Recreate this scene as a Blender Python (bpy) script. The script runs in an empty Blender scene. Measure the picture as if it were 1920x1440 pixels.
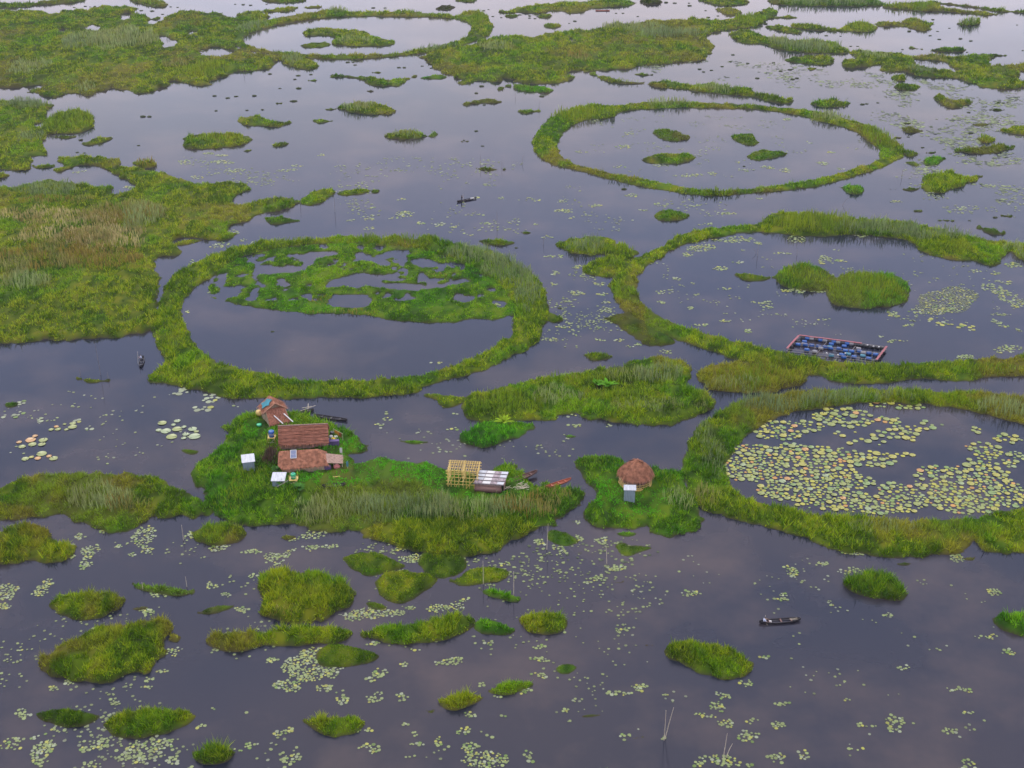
# Floating grass islands of a lake, seen from a drone
SKY = [(0.0, (1.80, 1.70, 1.84)), (.15, (1.74, 1.65, 1.76)), (.25, (1.22, 1.27, 1.46)), (.36, (.90, 1.03, 1.50)), (.46, (.86, 1.0, 1.42)), (.64, (1.95, 1.82, 2.12)), (1.0, (2.6, 2.6, 2.55))]
SUN_E, HAZE, EXPO = 1.7, 0.00007, 0.0
import bpy, bmesh, math, random
import numpy as np
from mathutils import Vector, Matrix
R = math.radians
PI = math.pi
random.seed(7)
rng = np.random.default_rng(11)
C = bpy.context.scene.collection

# ------------------------------------------------------------------ camera
CAM_H, PITCH, FPX = 110.0, R(26.6), 2400.0      # drone height (m), tilt, focal length in photo pixels
SP, CP = math.sin(PITCH), math.cos(PITCH)

def at(px, py, z=0.0):
    """point of the lake (or of the level z) seen at a photo pixel"""
    u = (np.asarray(px, float) - 960) / FPX
    v = (720 - np.asarray(py, float)) / FPX
    dz = v * CP - SP
    t = (np.asarray(z, float) - CAM_H) / dz
    return np.stack([u * t, (CP + v * SP) * t, np.broadcast_to(z, np.shape(t)) + 0 * t], -1)

def depth(y):          # distance along the view axis of a lake point at ground distance y
    return y * CP + CAM_H * SP

# ------------------------------------------------------------------ noise
def _h(ix, iy, s):
    n = (ix.astype(np.int64) * 374761393 + iy.astype(np.int64) * 668265263 + s * 974634541) & 0x7fffffff
    n = ((n ^ (n >> 13)) * 1274126177) & 0x7fffffff
    n = (n ^ (n >> 16)) & 0xffff
    return n / 65535.0

def vnoise(x, y, s=0):
    x = np.asarray(x, float); y = np.asarray(y, float)
    ix = np.floor(x); iy = np.floor(y)
    fx = x - ix; fy = y - iy
    fx = fx * fx * (3 - 2 * fx); fy = fy * fy * (3 - 2 * fy)
    a = _h(ix, iy, s); b = _h(ix + 1, iy, s); c = _h(ix, iy + 1, s); d = _h(ix + 1, iy + 1, s)
    return (a * (1 - fx) + b * fx) * (1 - fy) + (c * (1 - fx) + d * fx) * fy

def fbm(x, y, s=0, o=3):
    v = 0; a = .5; t = 0
    for k in range(o):
        v = v + a * vnoise(x * 2 ** k + 17.3 * k, y * 2 ** k - 9.1 * k, s + k); t += a; a *= .5
    return v / t

# ------------------------------------------------------------------ materials
def new_mat(name):
    m = bpy.data.materials.new(name); m.use_nodes = True
    nt = m.node_tree; nt.nodes.clear()
    out = nt.nodes.new('ShaderNodeOutputMaterial')
    return m, nt, out

def plain(name, col, rough=.7, noise=.25, scale=6, metal=0, stretch=(1, 1, 1), spec=.5, bump=0.0):
    m, nt, out = new_mat(name)
    p = nt.nodes.new('ShaderNodeBsdfPrincipled')
    tc = nt.nodes.new('ShaderNodeTexCoord'); mp = nt.nodes.new('ShaderNodeMapping')
    mp.inputs['Scale'].default_value = stretch
    n = nt.nodes.new('ShaderNodeTexNoise'); n.inputs['Scale'].default_value = scale; n.inputs['Detail'].default_value = 5
    r = nt.nodes.new('ShaderNodeValToRGB')
    r.color_ramp.elements[0].position = .3; r.color_ramp.elements[1].position = .7
    r.color_ramp.elements[0].color = [c * (1 - noise) for c in col] + [1]
    r.color_ramp.elements[1].color = [min(1, c * (1 + noise)) for c in col] + [1]
    nt.links.new(tc.outputs['Object'], mp.inputs['Vector']); nt.links.new(mp.outputs['Vector'], n.inputs['Vector'])
    nt.links.new(n.outputs['Fac'], r.inputs['Fac']); nt.links.new(r.outputs['Color'], p.inputs['Base Color'])
    p.inputs['Roughness'].default_value = rough; p.inputs['Metallic'].default_value = metal
    p.inputs['Specular IOR Level'].default_value = spec
    if bump:
        b = nt.nodes.new('ShaderNodeBump'); b.inputs['Strength'].default_value = bump; b.inputs['Distance'].default_value = .05
        nt.links.new(n.outputs['Fac'], b.inputs['Height']); nt.links.new(b.outputs['Normal'], p.inputs['Normal'])
    nt.links.new(p.outputs['BSDF'], out.inputs['Surface'])
    return m

def leaf_mat(name, rough=.6, spec=.3, trans=.3, gain=(1, 1, 1)):
    """plant matter: the colour of each plant is the point attribute 'col'"""
    m, nt, out = new_mat(name)
    a = nt.nodes.new('ShaderNodeAttribute'); a.attribute_name = 'col'
    mul = nt.nodes.new('ShaderNodeMix'); mul.data_type = 'RGBA'; mul.blend_type = 'MULTIPLY'; mul.inputs[0].default_value = 1
    nt.links.new(a.outputs['Color'], mul.inputs[6]); mul.inputs[7].default_value = (*gain, 1)
    p = nt.nodes.new('ShaderNodeBsdfPrincipled')
    p.inputs['Roughness'].default_value = rough; p.inputs['Specular IOR Level'].default_value = spec
    nt.links.new(mul.outputs[2], p.inputs['Base Color'])
    if trans:
        t = nt.nodes.new('ShaderNodeBsdfTranslucent'); nt.links.new(mul.outputs[2], t.inputs['Color'])
        mx = nt.nodes.new('ShaderNodeMixShader'); mx.inputs[0].default_value = trans
        nt.links.new(p.outputs['BSDF'], mx.inputs[1]); nt.links.new(t.outputs['BSDF'], mx.inputs[2])
        nt.links.new(mx.outputs[0], out.inputs['Surface'])
    else:
        nt.links.new(p.outputs['BSDF'], out.inputs['Surface'])
    return m

M = {}
M['mat'] = leaf_mat('moss', .9, .05, 0)
M['grass'] = leaf_mat('grass', .8, .04, .35, (1.08, 1.2, .85))
M['reed'] = leaf_mat('reed', .75, .08, .3, (1.06, 1.06, 1))
M['pad'] = leaf_mat('pad', .5, .25, 0)
M['thatch'] = plain('thatch', (.20, .085, .055), .9, .5, 2.2, stretch=(.5, 2.5, 2.5), spec=.1, bump=.6)
M['thatch_gold'] = plain('thatch_gold', (.225, .10, .06), .9, .5, 1.8, spec=.1, bump=.6)
M['mudwall'] = plain('mudwall', (.22, .15, .12), .9, .35, 3, spec=.1, bump=.3)
M['reedwall'] = plain('reedwall', (.30, .24, .16), .85, .4, 3, stretch=(9, 9, .6), spec=.1, bump=.4)
M['bamboo'] = plain('bamboo', (.50, .36, .10), .5, .35, 5)
M['pale_bamboo'] = plain('pale_bamboo', (.42, .37, .27), .6, .35, 5)
M['grey_pole'] = plain('grey_pole', (.16, .14, .13), .7, .4, 4)
M['dark_wood'] = plain('dark_wood', (.018, .016, .02), .6, .5, 4, stretch=(1, 6, 6))
M['brown_wood'] = plain('brown_wood', (.10, .05, .04), .7, .5, 4, stretch=(1, 6, 6))
M['red_wood'] = plain('red_wood', (.26, .06, .025), .55, .4, 4, stretch=(1, 6, 6))
M['tin'] = plain('tin', (.33, .35, .38), .45, .12, 3)
M['white_tin'] = plain('white_tin', (.33, .35, .38), .5, .22, 1.6, stretch=(3, .6, 1))
M['tin_old'] = plain('tin_old', (.22, .18, .19), .7, .45, 3)
M['shed_wall'] = plain('shed_wall', (.16, .21, .24), .6, .3, 2, stretch=(4, 4, .5))
M['dark'] = plain('dark', (.02, .015, .015), .9, .3)
M['blue'] = plain('blue', (.006, .065, .24), .35, .3, 2)
M['teal_tarp'] = plain('teal_tarp', (.0, .13, .165), .45, .3, 2)
M['green_plastic'] = plain('green_plastic', (.01, .30, .13), .4, .25, 3)
M['white'] = plain('white', (.42, .42, .41), .5, .08, 3)
M['yellow'] = plain('yellow', (.75, .5, .02), .5, .2, 3)
M['orange'] = plain('orange', (.62, .24, .03), .6, .35, 9)
M['clay'] = plain('clay', (.24, .075, .065), .7, .3, 4)
M['straw_edge'] = plain('straw_edge', (.28, .16, .10), .8, .3, 4)
M['pink'] = plain('pink', (.20, .048, .055), .5, .25, 3)
M['black'] = plain('black', (.012, .014, .018), .5, .3, 3)
M['grey'] = plain('grey', (.15, .15, .16), .5, .25, 3)
M['solar'] = plain('solar', (.10, .12, .2), .2, .15, 2)
M['purple'] = plain('purple', (.07, .045, .13), .8, .3, 4)
M['cyan'] = plain('cyan', (.05, .17, .23), .7, .2, 4)
M['skin'] = plain('skin', (.25, .13, .08), .6, .1, 4)
M['hair'] = plain('hair', (.01, .009, .008), .6, .2, 9)
M['pale_cloth'] = plain('pale_cloth', (.42, .47, .60), .85, .15, 8)
M['navy_cloth'] = plain('navy_cloth', (.015, .02, .04), .85, .2, 8)
M['dark_cloth'] = plain('dark_cloth', (.03, .03, .035), .85, .2, 8)

# ------------------------------------------------------------------ mesh helpers
def link_mesh(name, me, mats, parent=None):
    o = bpy.data.objects.new(name, me)
    for m in (mats if isinstance(mats, (list, tuple)) else [mats]): me.materials.append(m)
    C.objects.link(o)
    if parent is not None: o.parent = parent
    return o

def np_mesh(name, V, F, col=None, smooth=False):
    """V (n,3), F list of (m,k) index arrays"""
    me = bpy.data.meshes.new(name)
    V = np.asarray(V, np.float32)
    me.vertices.add(len(V)); me.vertices.foreach_set('co', V.ravel())
    F = [f for f in F if len(f)]
    loops = np.concatenate([f.ravel() for f in F]).astype(np.int32)
    sizes = np.concatenate([np.full(len(f), f.shape[1], np.int32) for f in F])
    starts = np.concatenate([[0], np.cumsum(sizes)[:-1]]).astype(np.int32)
    me.loops.add(len(loops)); me.loops.foreach_set('vertex_index', loops)
    me.polygons.add(len(sizes)); me.polygons.foreach_set('loop_start', starts)
    me.update(calc_edges=True)
    if col is not None:
        a = me.attributes.new('col', 'FLOAT_COLOR', 'POINT')
        c4 = np.ones((len(V), 4), np.float32); c4[:, :3] = col
        a.data.foreach_set('color', c4.ravel())
    if smooth: me.shade_smooth()
    return me

class MB:
    """collects simple solids into one mesh"""
    def __init__(s): s.v = []; s.f = []; s.mi = []; s.cur = 0
    def add(s, vs, fs):
        b = len(s.v); s.v += [tuple(v) for v in vs]
        for f in fs: s.f.append([b + i for i in f]); s.mi.append(s.cur)
    def box(s, c, d, rz=0, rx=0, ry=0):
        m = Matrix.Translation(c) @ Matrix.Rotation(rz, 4, 'Z') @ Matrix.Rotation(ry, 4, 'Y') @ Matrix.Rotation(rx, 4, 'X')
        x, y, z = d[0] / 2, d[1] / 2, d[2] / 2
        vs = [m @ Vector(p) for p in ((-x, -y, -z), (x, -y, -z), (x, y, -z), (-x, y, -z), (-x, -y, z), (x, -y, z), (x, y, z), (-x, y, z))]
        s.add(vs, [(0, 3, 2, 1), (4, 5, 6, 7), (0, 1, 5, 4), (1, 2, 6, 5), (2, 3, 7, 6), (3, 0, 4, 7)])
    def tube(s, p, q, r, r2=None, n=6):
        p = Vector(p); q = Vector(q); r2 = r if r2 is None else r2
        d = (q - p).normalized(); a = d.orthogonal().normalized(); b = d.cross(a)
        vs = [p + (a * math.cos(t) + b * math.sin(t)) * r for t in [2 * PI * k / n for k in range(n)]]
        vs += [q + (a * math.cos(t) + b * math.sin(t)) * r2 for t in [2 * PI * k / n for k in range(n)]]
        fs = [(k, (k + 1) % n, n + (k + 1) % n, n + k) for k in range(n)]
        s.add(vs, fs + [tuple(range(n - 1, -1, -1)), tuple(range(n, 2 * n))])
    def slab(s, quad, t):
        """a flat quad given thickness t along its normal"""
        q = [Vector(p) for p in quad]; nrm = (q[1] - q[0]).cross(q[-1] - q[0]).normalized() * t
        n = len(q); vs = q + [p - nrm for p in q]
        s.add(vs, [tuple(range(n)), tuple(range(2 * n - 1, n - 1, -1))] + [(k, n + k, n + (k + 1) % n, (k + 1) % n) for k in range(n)])
    def lathe(s, prof, n=12, c=(0, 0, 0), axis='Z'):
        """prof = [(radius, height)]"""
        vs = []
        for r, z in prof:
            for k in range(n):
                t = 2 * PI * k / n; p = (r * math.cos(t), r * math.sin(t), z)
                if axis == 'X': p = (p[2], p[0], p[1])
                vs.append(Vector(p) + Vector(c))
        fs = []
        for i in range(len(prof) - 1):
            for k in range(n): fs.append((i * n + k, i * n + (k + 1) % n, (i + 1) * n + (k + 1) % n, (i + 1) * n + k))
        fs.append(tuple(range(n - 1, -1, -1))); fs.append(tuple(range((len(prof) - 1) * n, len(prof) * n)))
        s.add(vs, fs)
    def build(s, name, mats, parent=None, smooth=False):
        me = bpy.data.meshes.new(name); me.from_pydata(s.v, [], s.f); me.update()
        o = link_mesh(name, me, mats, parent)
        if max(s.mi, default=0): me.polygons.foreach_set('material_index', s.mi)
        if smooth: me.shade_smooth()
        return o

def empty(name, loc, rz=0):
    o = bpy.data.objects.new(name, None); C.objects.link(o)
    o.location = loc; o.rotation_euler = (0, 0, rz); o.empty_display_size = .5
    return o

def tag(o, label, cat, group=None, kind=None):
    if label: o['label'] = label
    if cat: o['category'] = cat
    if group: o['group'] = group
    if kind: o['kind'] = kind
    return o

def blades(P, h, w, lean, col, seg=1, tipcol=None):
    """upright leaves as one vertex / face set. P (n,3) feet, h heights, w widths, lean (0..1)"""
    n = len(P)
    a = rng.uniform(0, 2 * PI, n); b = rng.uniform(0, 2 * PI, n)
    sx = np.cos(a) * w / 2; sy = np.sin(a) * w / 2
    lx = np.cos(b) * lean * h; ly = np.sin(b) * lean * h
    hz = h * np.sqrt(np.clip(1 - lean ** 2, .05, 1))
    bl = P + np.stack([-sx, -sy, 0 * sx], 1); br = P + np.stack([sx, sy, 0 * sx], 1)
    tip = P + np.stack([lx, ly, hz], 1)
    i = np.arange(n)
    if seg == 1:
        ml = P + np.stack([lx * .45 - sx * 1.1, ly * .45 - sy * 1.1, hz * .6], 1)
        mr = P + np.stack([lx * .45 + sx * 1.1, ly * .45 + sy * 1.1, hz * .6], 1)
        V = np.concatenate([bl * .5 + P * .5, br * .5 + P * .5, mr, ml, tip])
        F = [np.stack([i, i + n, i + 2 * n, i + 3 * n], 1), np.stack([i + 3 * n, i + 2 * n, i + 4 * n], 1)]
        tc = col if tipcol is None else tipcol
        K = np.concatenate([col, col, col, col, tc])
    else:
        V = np.concatenate([bl, br, tip]); F = [np.stack([i, i + n, i + 2 * n], 1)]
        K = np.concatenate([col, col, col if tipcol is None else tipcol])
    return V, F, K

def merge(parts):
    Vs, Fs, Ks = [], {}, []; off = 0
    for V, F, K in parts:
        for f in F: Fs.setdefault(f.shape[1], []).append(f + off)
        Vs.append(V); Ks.append(K); off += len(V)
    return np.concatenate(Vs), [np.concatenate(v) for v in Fs.values()], np.concatenate(Ks)

# ------------------------------------------------------------------ plant colours (linear base colours)
PAL = {'y': (.225, .265, .010), 'g': (.115, .190, .006), 'd': (.044, .088, .003), 'o': (.205, .155, .030),
       'r': (.225, .285, .105), 'v': (.055, .215, .006), 's': (.38, .32, .15)}
PAL = {k: np.array(v) for k, v in PAL.items()}
def veg(x, y, tint='n', rnd=None, seed=0):
    """colour of the plant growing at x, y: patches of species, all in lake coordinates"""
    a = fbm(x / 11, y / 16, 3 + seed, 3); b = fbm(x / 2.6, y / 4.2, 31 + seed, 3); c = fbm(x / 24, y / 30, 61 + seed, 2)
    if rnd is None: rnd = np.full(np.shape(x), .5)
    e = vnoise(x / .8, y / 1.3, 71) * .6 + vnoise(x / 1.7, y / 2.6, 72) * .4
    k = np.clip((a - .5) * 1.2 + (b - .5) * 1.2 + (e - .5) * 1.5 + (rnd - .5) * 1.5 + .49, 0, 1)[..., None]
    base = PAL['d'] * (1 - k) + PAL['g'] * k
    base = np.where(k > .5, PAL['g'] * (1 - (k - .5) * 2) + PAL['y'] * (k - .5) * 2, PAL['d'] * (1 - k * 2) + PAL['g'] * k * 2)
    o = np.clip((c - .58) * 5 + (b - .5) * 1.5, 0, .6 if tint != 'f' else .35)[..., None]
    base = base * (1 - o) + PAL['o'] * o
    vv = np.clip((fbm(x / 8, y / 11, 83 + seed, 3) - .57) * 6, 0, .38)[..., None]
    base = base * (1 - vv) + PAL['v'] * (.55 + .6 * k) * vv
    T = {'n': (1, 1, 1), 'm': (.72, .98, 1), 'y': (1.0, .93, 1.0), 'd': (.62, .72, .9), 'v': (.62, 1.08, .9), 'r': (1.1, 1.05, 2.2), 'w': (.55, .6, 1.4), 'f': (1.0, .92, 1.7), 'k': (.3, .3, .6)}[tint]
    return base * np.array(T)

# ------------------------------------------------------------------ floating islands
EXCL = []      # (x, y, r): nothing grows (house floors)
LOW = []       # (x, y, r): trodden short grass

def P_(s): return np.array([[float(a) for a in t.split(',')] for t in s.split()])

def smooth_poly(p, n=2):
    for _ in range(n):
        q = np.roll(p, -1, 0)
        p = np.stack([p * .75 + q * .25, p * .25 + q * .75], 1).reshape(-1, 2)
    return p

def to_lake(p, hgt, hole):
    """traced outline -> outline on the water. The far rim is seen at the top of its plants (hgt)"""
    p = smooth_poly(p)
    t = np.roll(p, -1, 0) - np.roll(p, 1, 0)
    area = np.sum(p[:, 0] * np.roll(p[:, 1], -1) - np.roll(p[:, 0], -1) * p[:, 1])
    ny = -t[:, 0] * np.sign(area) / (np.linalg.norm(t, axis=1) + 1e-9)     # y of the outward normal, in pixels
    if hole: ny = -ny
    k = np.clip(-ny, 0, 1)
    return at(p[:, 0], p[:, 1], hgt * k)[:, :2]

def sdf(px, py, polys):
    d = np.full(px.shape, 1e9); ins = np.zeros(px.shape, bool)
    for q in polys:
        A = q; B = np.roll(q, -1, 0)
        for (ax, ay), (bx, by) in zip(A, B):
            ex, ey = bx - ax, by - ay; L = ex * ex + ey * ey + 1e-12
            t = np.clip(((px - ax) * ex + (py - ay) * ey) / L, 0, 1)
            d = np.minimum(d, (px - ax - t * ex) ** 2 + (py - ay - t * ey) ** 2)
            if ay != by:
                ins ^= ((ay > py) != (by > py)) & (px < ex * (py - ay) / (by - ay) + ax)
    return np.where(ins, 1, -1) * np.sqrt(d)

def grow(label, pts, gh=.6, tint='n', holes=(), reeds=(), dome=0.0, name='floating_island', cat='floating island',
         group='floating grass islands', dens=1.0, H0=.44, rough=1.0, frag=0):
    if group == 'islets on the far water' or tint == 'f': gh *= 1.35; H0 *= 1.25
    hv = H0 + gh * .7
    polys = [to_lake(P_(pts), hv, False)] + [to_lake(P_(h), hv, True) for h in holes]
    lo = polys[0].min(0) - 1.2; hi = polys[0].max(0) + 1.2
    size = min(hi[0] - lo[0], hi[1] - lo[1]) - 2.4
    cy = (lo[1] + hi[1]) / 2; D = depth(cy)
    s = min(max(.42, D * .0019), max(.3, size / 5))
    nx = int((hi[0] - lo[0]) / s) + 2; ny = int((hi[1] - lo[1]) / s) + 2
    X, Y = np.meshgrid(lo[0] + np.arange(nx) * s, lo[1] + np.arange(ny) * s)
    d = sdf(X.ravel(), Y.ravel(), polys).reshape(X.shape)
    amp = min(1.1, max(.15, size * .10)) * rough
    d = d + (fbm(X / 2.4, Y / 3.2, 5, 3) - .5) * amp * 2.2 + (fbm(X / 7, Y / 9, 8, 2) - .5) * amp * 1.6
    d = d + (vnoise(X / .95, Y / 1.3, 6) - .5) * min(.7, size * .06) + min(.8, size * .085) * (1 if cat == 'floating island' else .7)
    if frag: d = np.where(Y > at(650, 564)[1], np.minimum(d, (fbm(X / 2.3, Y / 3.1, 19, 4) - frag) * 14), d)
    clump = fbm(X / 1.7, Y / 2.6, 12, 3); big = fbm(X / 6, Y / 9, 15, 2)
    top = H0 * (1 - np.exp(-np.clip(d, 0, 50) / .5)) + np.clip(d / 1.2, 0, 1) * ((clump - .42) * 1.25 * rough + (big - .45) * .7 * rough) * min(1, size / 6)
    top = np.maximum(top, .06) + dome * (1 - np.exp(-np.clip(d, 0, 50) / max(1.5, size * .22)))
    Z = np.where(d > 0, np.clip(d / .25, 0, 1) * top, np.clip(d * 1.2, -.4, 0))
    keep = Z > -.39
    c = keep[:-1, :-1] | keep[1:, :-1] | keep[:-1, 1:] | keep[1:, 1:]
    idx = np.arange(nx * ny).reshape(ny, nx)
    F = np.stack([idx[:-1, :-1][c], idx[:-1, 1:][c], idx[1:, 1:][c], idx[1:, :-1][c]], 1)
    if not len(F): return None
    used = np.unique(F); rm = np.zeros(nx * ny, int); rm[used] = np.arange(len(used)); F = rm[F]
    org = np.array([(lo[0] + hi[0]) / 2, (lo[1] + hi[1]) / 2, 0])
    V = np.stack([X.ravel()[used], Y.ravel()[used], Z.ravel()[used]], 1)
    col = veg(V[:, 0], V[:, 1], tint) * (.38 if tint != 'w' else .6)  # plant colour darkened on the mat, paints shade into gaps between tufts
    bank = np.clip(1 - d.ravel()[used] / .35, 0, 1)[:, None]          # peat of the bank, below the growth
    col = col * (1 - bank) + np.array((.035, .028, .018)) * bank
    o = link_mesh(name, np_mesh(name, V - org, [F], col, True), M['mat'])
    o.location = org
    tag(o, label, cat, group)
    # --- leaves
    def look(x, y, A):
        fx = np.clip((x - lo[0]) / s, 0, nx - 1.001); fy = np.clip((y - lo[1]) / s, 0, ny - 1.001)
        ix = fx.astype(int); iy = fy.astype(int); fx -= ix; fy -= iy
        return (A[iy, ix] * (1 - fx) + A[iy, ix + 1] * fx) * (1 - fy) + (A[iy + 1, ix] * (1 - fx) + A[iy + 1, ix + 1] * fx) * fy
    area = (hi[0] - lo[0]) * (hi[1] - lo[1])
    k = max(.75, D / 210)
    if k < .95 and area < 900: dens *= 1.5
    n = int(area * 17.0 / k ** 1.9 * dens)
    x = rng.uniform(lo[0], hi[0], n); y = rng.uniform(lo[1], hi[1], n)
    dd = look(x, y, d); m = dd > .12
    gap = fbm(x / (1.0 * k), y / (1.5 * k), 23, 2); m &= gap + rng.uniform(-.10, .10, n) > .43
    for ex, ey, er in EXCL: m &= (x - ex) ** 2 + (y - ey) ** 2 > er * er
    x = x[m]; y = y[m]; dd = dd[m]
    z = look(x, y, Z)
    cl = fbm(x / 1.7, y / 2.6, 12, 3) * .6 + fbm(x / (1.0 * k), y / (1.5 * k), 23, 2) * .4
    low = np.ones(len(x))
    for ex, ey, er in LOW: low = np.where((x - ex) ** 2 + (y - ey) ** 2 < er * er, .35, low)
    parts = []
    if len(x):
        nb = 2
        xx = np.repeat(x, nb) + rng.normal(0, .10 * k, len(x) * nb); yy = np.repeat(y, nb) + rng.normal(0, .10 * k, len(x) * nb)
        zz = np.repeat(z, nb) - .05; cc = np.repeat(cl, nb); r = np.repeat(rng.random(len(x)), nb)
        patch = fbm(xx / 5, yy / 7, 41, 2)
        h = gh * (.35 + 1.1 * cc) * (.5 + patch) * rng.uniform(.6, 1.3, len(xx)) * np.repeat(low, nb) * np.repeat(np.clip(dd / .7, .45, 1), nb)
        tall = rng.random(len(xx)) < .08; h = np.where(tall, h * 1.4, h)
        col = veg(xx, yy, tint, r)
        lw = np.repeat(low, nb)[:, None] < .9
        col = np.where(lw, np.array((.07, .26, .01)) * (.7 + .6 * r[:, None]), col) * rng.uniform(.72, 1.3, len(xx))[:, None]
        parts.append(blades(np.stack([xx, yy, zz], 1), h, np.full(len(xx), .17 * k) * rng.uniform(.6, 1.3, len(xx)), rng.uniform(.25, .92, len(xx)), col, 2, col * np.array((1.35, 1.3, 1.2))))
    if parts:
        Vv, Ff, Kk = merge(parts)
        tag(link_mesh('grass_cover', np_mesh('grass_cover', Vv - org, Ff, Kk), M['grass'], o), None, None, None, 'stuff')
    rp = []
    for rd in reeds:
        cx, cyy, rx, ry, rh = rd[:5]; rh = float(rh); rt = rd[5] if len(rd) > 5 else 'r'
        p0 = at(cx, cyy, rh * .5 + .3); p1 = at(cx + rx, cyy, rh * .5 + .3); p2 = at(cx, cyy - ry, rh * .5 + .3); p3 = at(cx, cyy + ry, rh * .5 + .3)
        ax = abs(p1[0] - p0[0]); ay = abs(p2[1] - p3[1]) / 2
        rh *= 1.0 + .3 * min(1, max(0, k - 1.2))
        n = int(4 * ax * ay * 8.5 / k ** 1.6)
        x = p0[0] + rng.uniform(-1.15, 1.15, n) * ax; y = (p2[1] + p3[1]) / 2 + rng.uniform(-1.15, 1.15, n) * ay
        e = ((x - p0[0]) / ax) ** 2 + ((y - (p2[1] + p3[1]) / 2) / ay) ** 2 + (fbm(x / 4, y / 6, 77, 3) - .5) * 2.2
        m = (e < 1) & (x > lo[0]) & (x < hi[0]) & (y > lo[1]) & (y < hi[1])
        for ex, ey, er in EXCL: m &= (x - ex) ** 2 + (y - ey) ** 2 > er * er
        x = x[m]; y = y[m]; e = e[m]; dd = look(x, y, d); m = dd > .1; x = x[m]; y = y[m]; e = e[m]
        if not len(x): continue
        z = look(x, y, Z)
        pn = fbm(x / 2.2, y / 3.4, 90, 3)
        h = rh * (.45 + .9 * pn) * rng.uniform(.65, 1.2, len(x)) * np.clip(1.25 - np.clip(e, 0, 1) * .6, .4, 1)
        q = rng.random(len(x))[:, None]; pp = np.clip((fbm(x / 5, y / 8, 95, 3) - .42) * 4, 0, 1)[:, None]
        if rt == 'r': col = PAL['r'] * (1 - pp * .3) + PAL['o'] * 1.05 * pp * .3
        elif rt == 'b': col = np.array((.150, .210, .085)) * (1 - pp * .4) + PAL['r'] * pp * .4
        elif rt == 'o': col = PAL['o'] * 1.1 * (1 - pp * .5) + PAL['r'] * pp * .5
        elif rt == 's': col = PAL['s'] * 1.1 * (1 - pp * .6) + PAL['o'] * pp * .6
        else: col = PAL['g'] * 1.15 * (1 - pp * .6) + PAL['y'] * pp * .6
        col = col * (.6 + .75 * q)
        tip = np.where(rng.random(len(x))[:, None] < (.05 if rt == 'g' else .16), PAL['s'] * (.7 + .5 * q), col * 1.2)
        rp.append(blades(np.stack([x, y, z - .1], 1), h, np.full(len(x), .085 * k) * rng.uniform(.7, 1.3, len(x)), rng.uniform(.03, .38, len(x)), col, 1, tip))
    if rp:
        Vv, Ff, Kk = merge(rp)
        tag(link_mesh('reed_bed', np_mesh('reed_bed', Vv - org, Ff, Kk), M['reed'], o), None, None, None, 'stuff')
    return o
# ------------------------------------------------------------------ house yards
def ex(px, py, r, z=.3): p = at(px, py, z); EXCL.append((p[0], p[1], r))
def low(px, py, r): p = at(px, py, .4); LOW.append((p[0], p[1], r))
for q in ((553, 830, 2.7), (571, 829, 2.7), (590, 828, 2.7), (553, 873, 2.3), (570, 872, 2.3), (590, 871, 2.3), (628, 879, 1.6), (512, 776, 2.2), (514, 789, 2.2),
          (467, 878, 1.4), (524, 908, 1.2), (1180, 939, 1.0), (1191, 906, 2.7), (905, 913, 2), (925, 914, 2), (943, 915, 1.8), (868, 906, 1.9), (883, 907, 1.9)): ex(*q)
for q in ((600, 893, 4), (640, 895, 4), (570, 894, 3.5), (620, 852, 3.5), (650, 845, 3.5), (560, 846, 3), (490, 800, 3.5), (640, 860, 3), (930, 925, 3), (960, 918, 3), (900, 922, 3), (1185, 925, 4), (1150, 915, 4), (1215, 920, 3), (1185, 950, 4), (675, 880, 4), (700, 876, 5), (745, 878, 5), (790, 882, 5), (835, 892, 5), (870, 915, 4), (665, 830, 3), (1160, 940, 4), (1210, 945, 4)): low(*q)

RG = 'ring shaped islands of floating grass'; SG = 'floating grass islands'
# ---- the five rings
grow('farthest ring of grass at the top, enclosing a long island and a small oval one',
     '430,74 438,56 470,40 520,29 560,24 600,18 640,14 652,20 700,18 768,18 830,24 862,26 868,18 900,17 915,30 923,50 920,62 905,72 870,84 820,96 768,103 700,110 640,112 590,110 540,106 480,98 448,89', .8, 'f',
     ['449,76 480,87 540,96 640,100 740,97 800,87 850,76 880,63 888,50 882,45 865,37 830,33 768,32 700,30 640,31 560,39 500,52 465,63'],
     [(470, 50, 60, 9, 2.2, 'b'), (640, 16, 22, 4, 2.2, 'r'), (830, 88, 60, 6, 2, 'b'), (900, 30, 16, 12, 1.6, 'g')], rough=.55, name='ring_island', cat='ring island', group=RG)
grow('thin grass ring at the upper right with four small green islets inside',
     '999,270 1005,250 1018,236 1028,222 1040,214 1080,198 1110,192 1150,196 1190,190 1240,186 1280,188 1330,190 1400,193 1460,197 1520,203 1560,212 1600,222 1640,238 1668,255 1690,272 1695,290 1680,300 1660,310 1620,325 1570,340 1520,350 1460,358 1400,363 1340,368 1300,364 1260,358 1220,354 1170,343 1120,330 1080,318 1040,310 1010,295', .75, 'n',
     ['1040,272 1050,253 1065,238 1095,224 1150,222 1158,211 1190,206 1240,203 1280,201 1340,202 1400,204 1450,208 1500,216 1545,228 1590,240 1620,255 1645,275 1655,292 1635,305 1600,314 1560,326 1500,338 1440,346 1380,352 1330,354 1280,346 1230,337 1180,326 1130,318 1090,308 1060,296 1045,285'],
     [(1095, 212, 60, 13, 2.4, 'g'), (1260, 190, 45, 6, 2.2, 'r'), (1560, 216, 40, 8, 2), (1640, 254, 50, 18, 2, 'g'), (1270, 356, 20, 6, 1.8, 'b'), (1350, 360, 60, 6, 1.6, 'g'), (1150, 334, 40, 6, 1.4, 'g')], rough=.55, name='ring_island', cat='ring island', group=RG)
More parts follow.
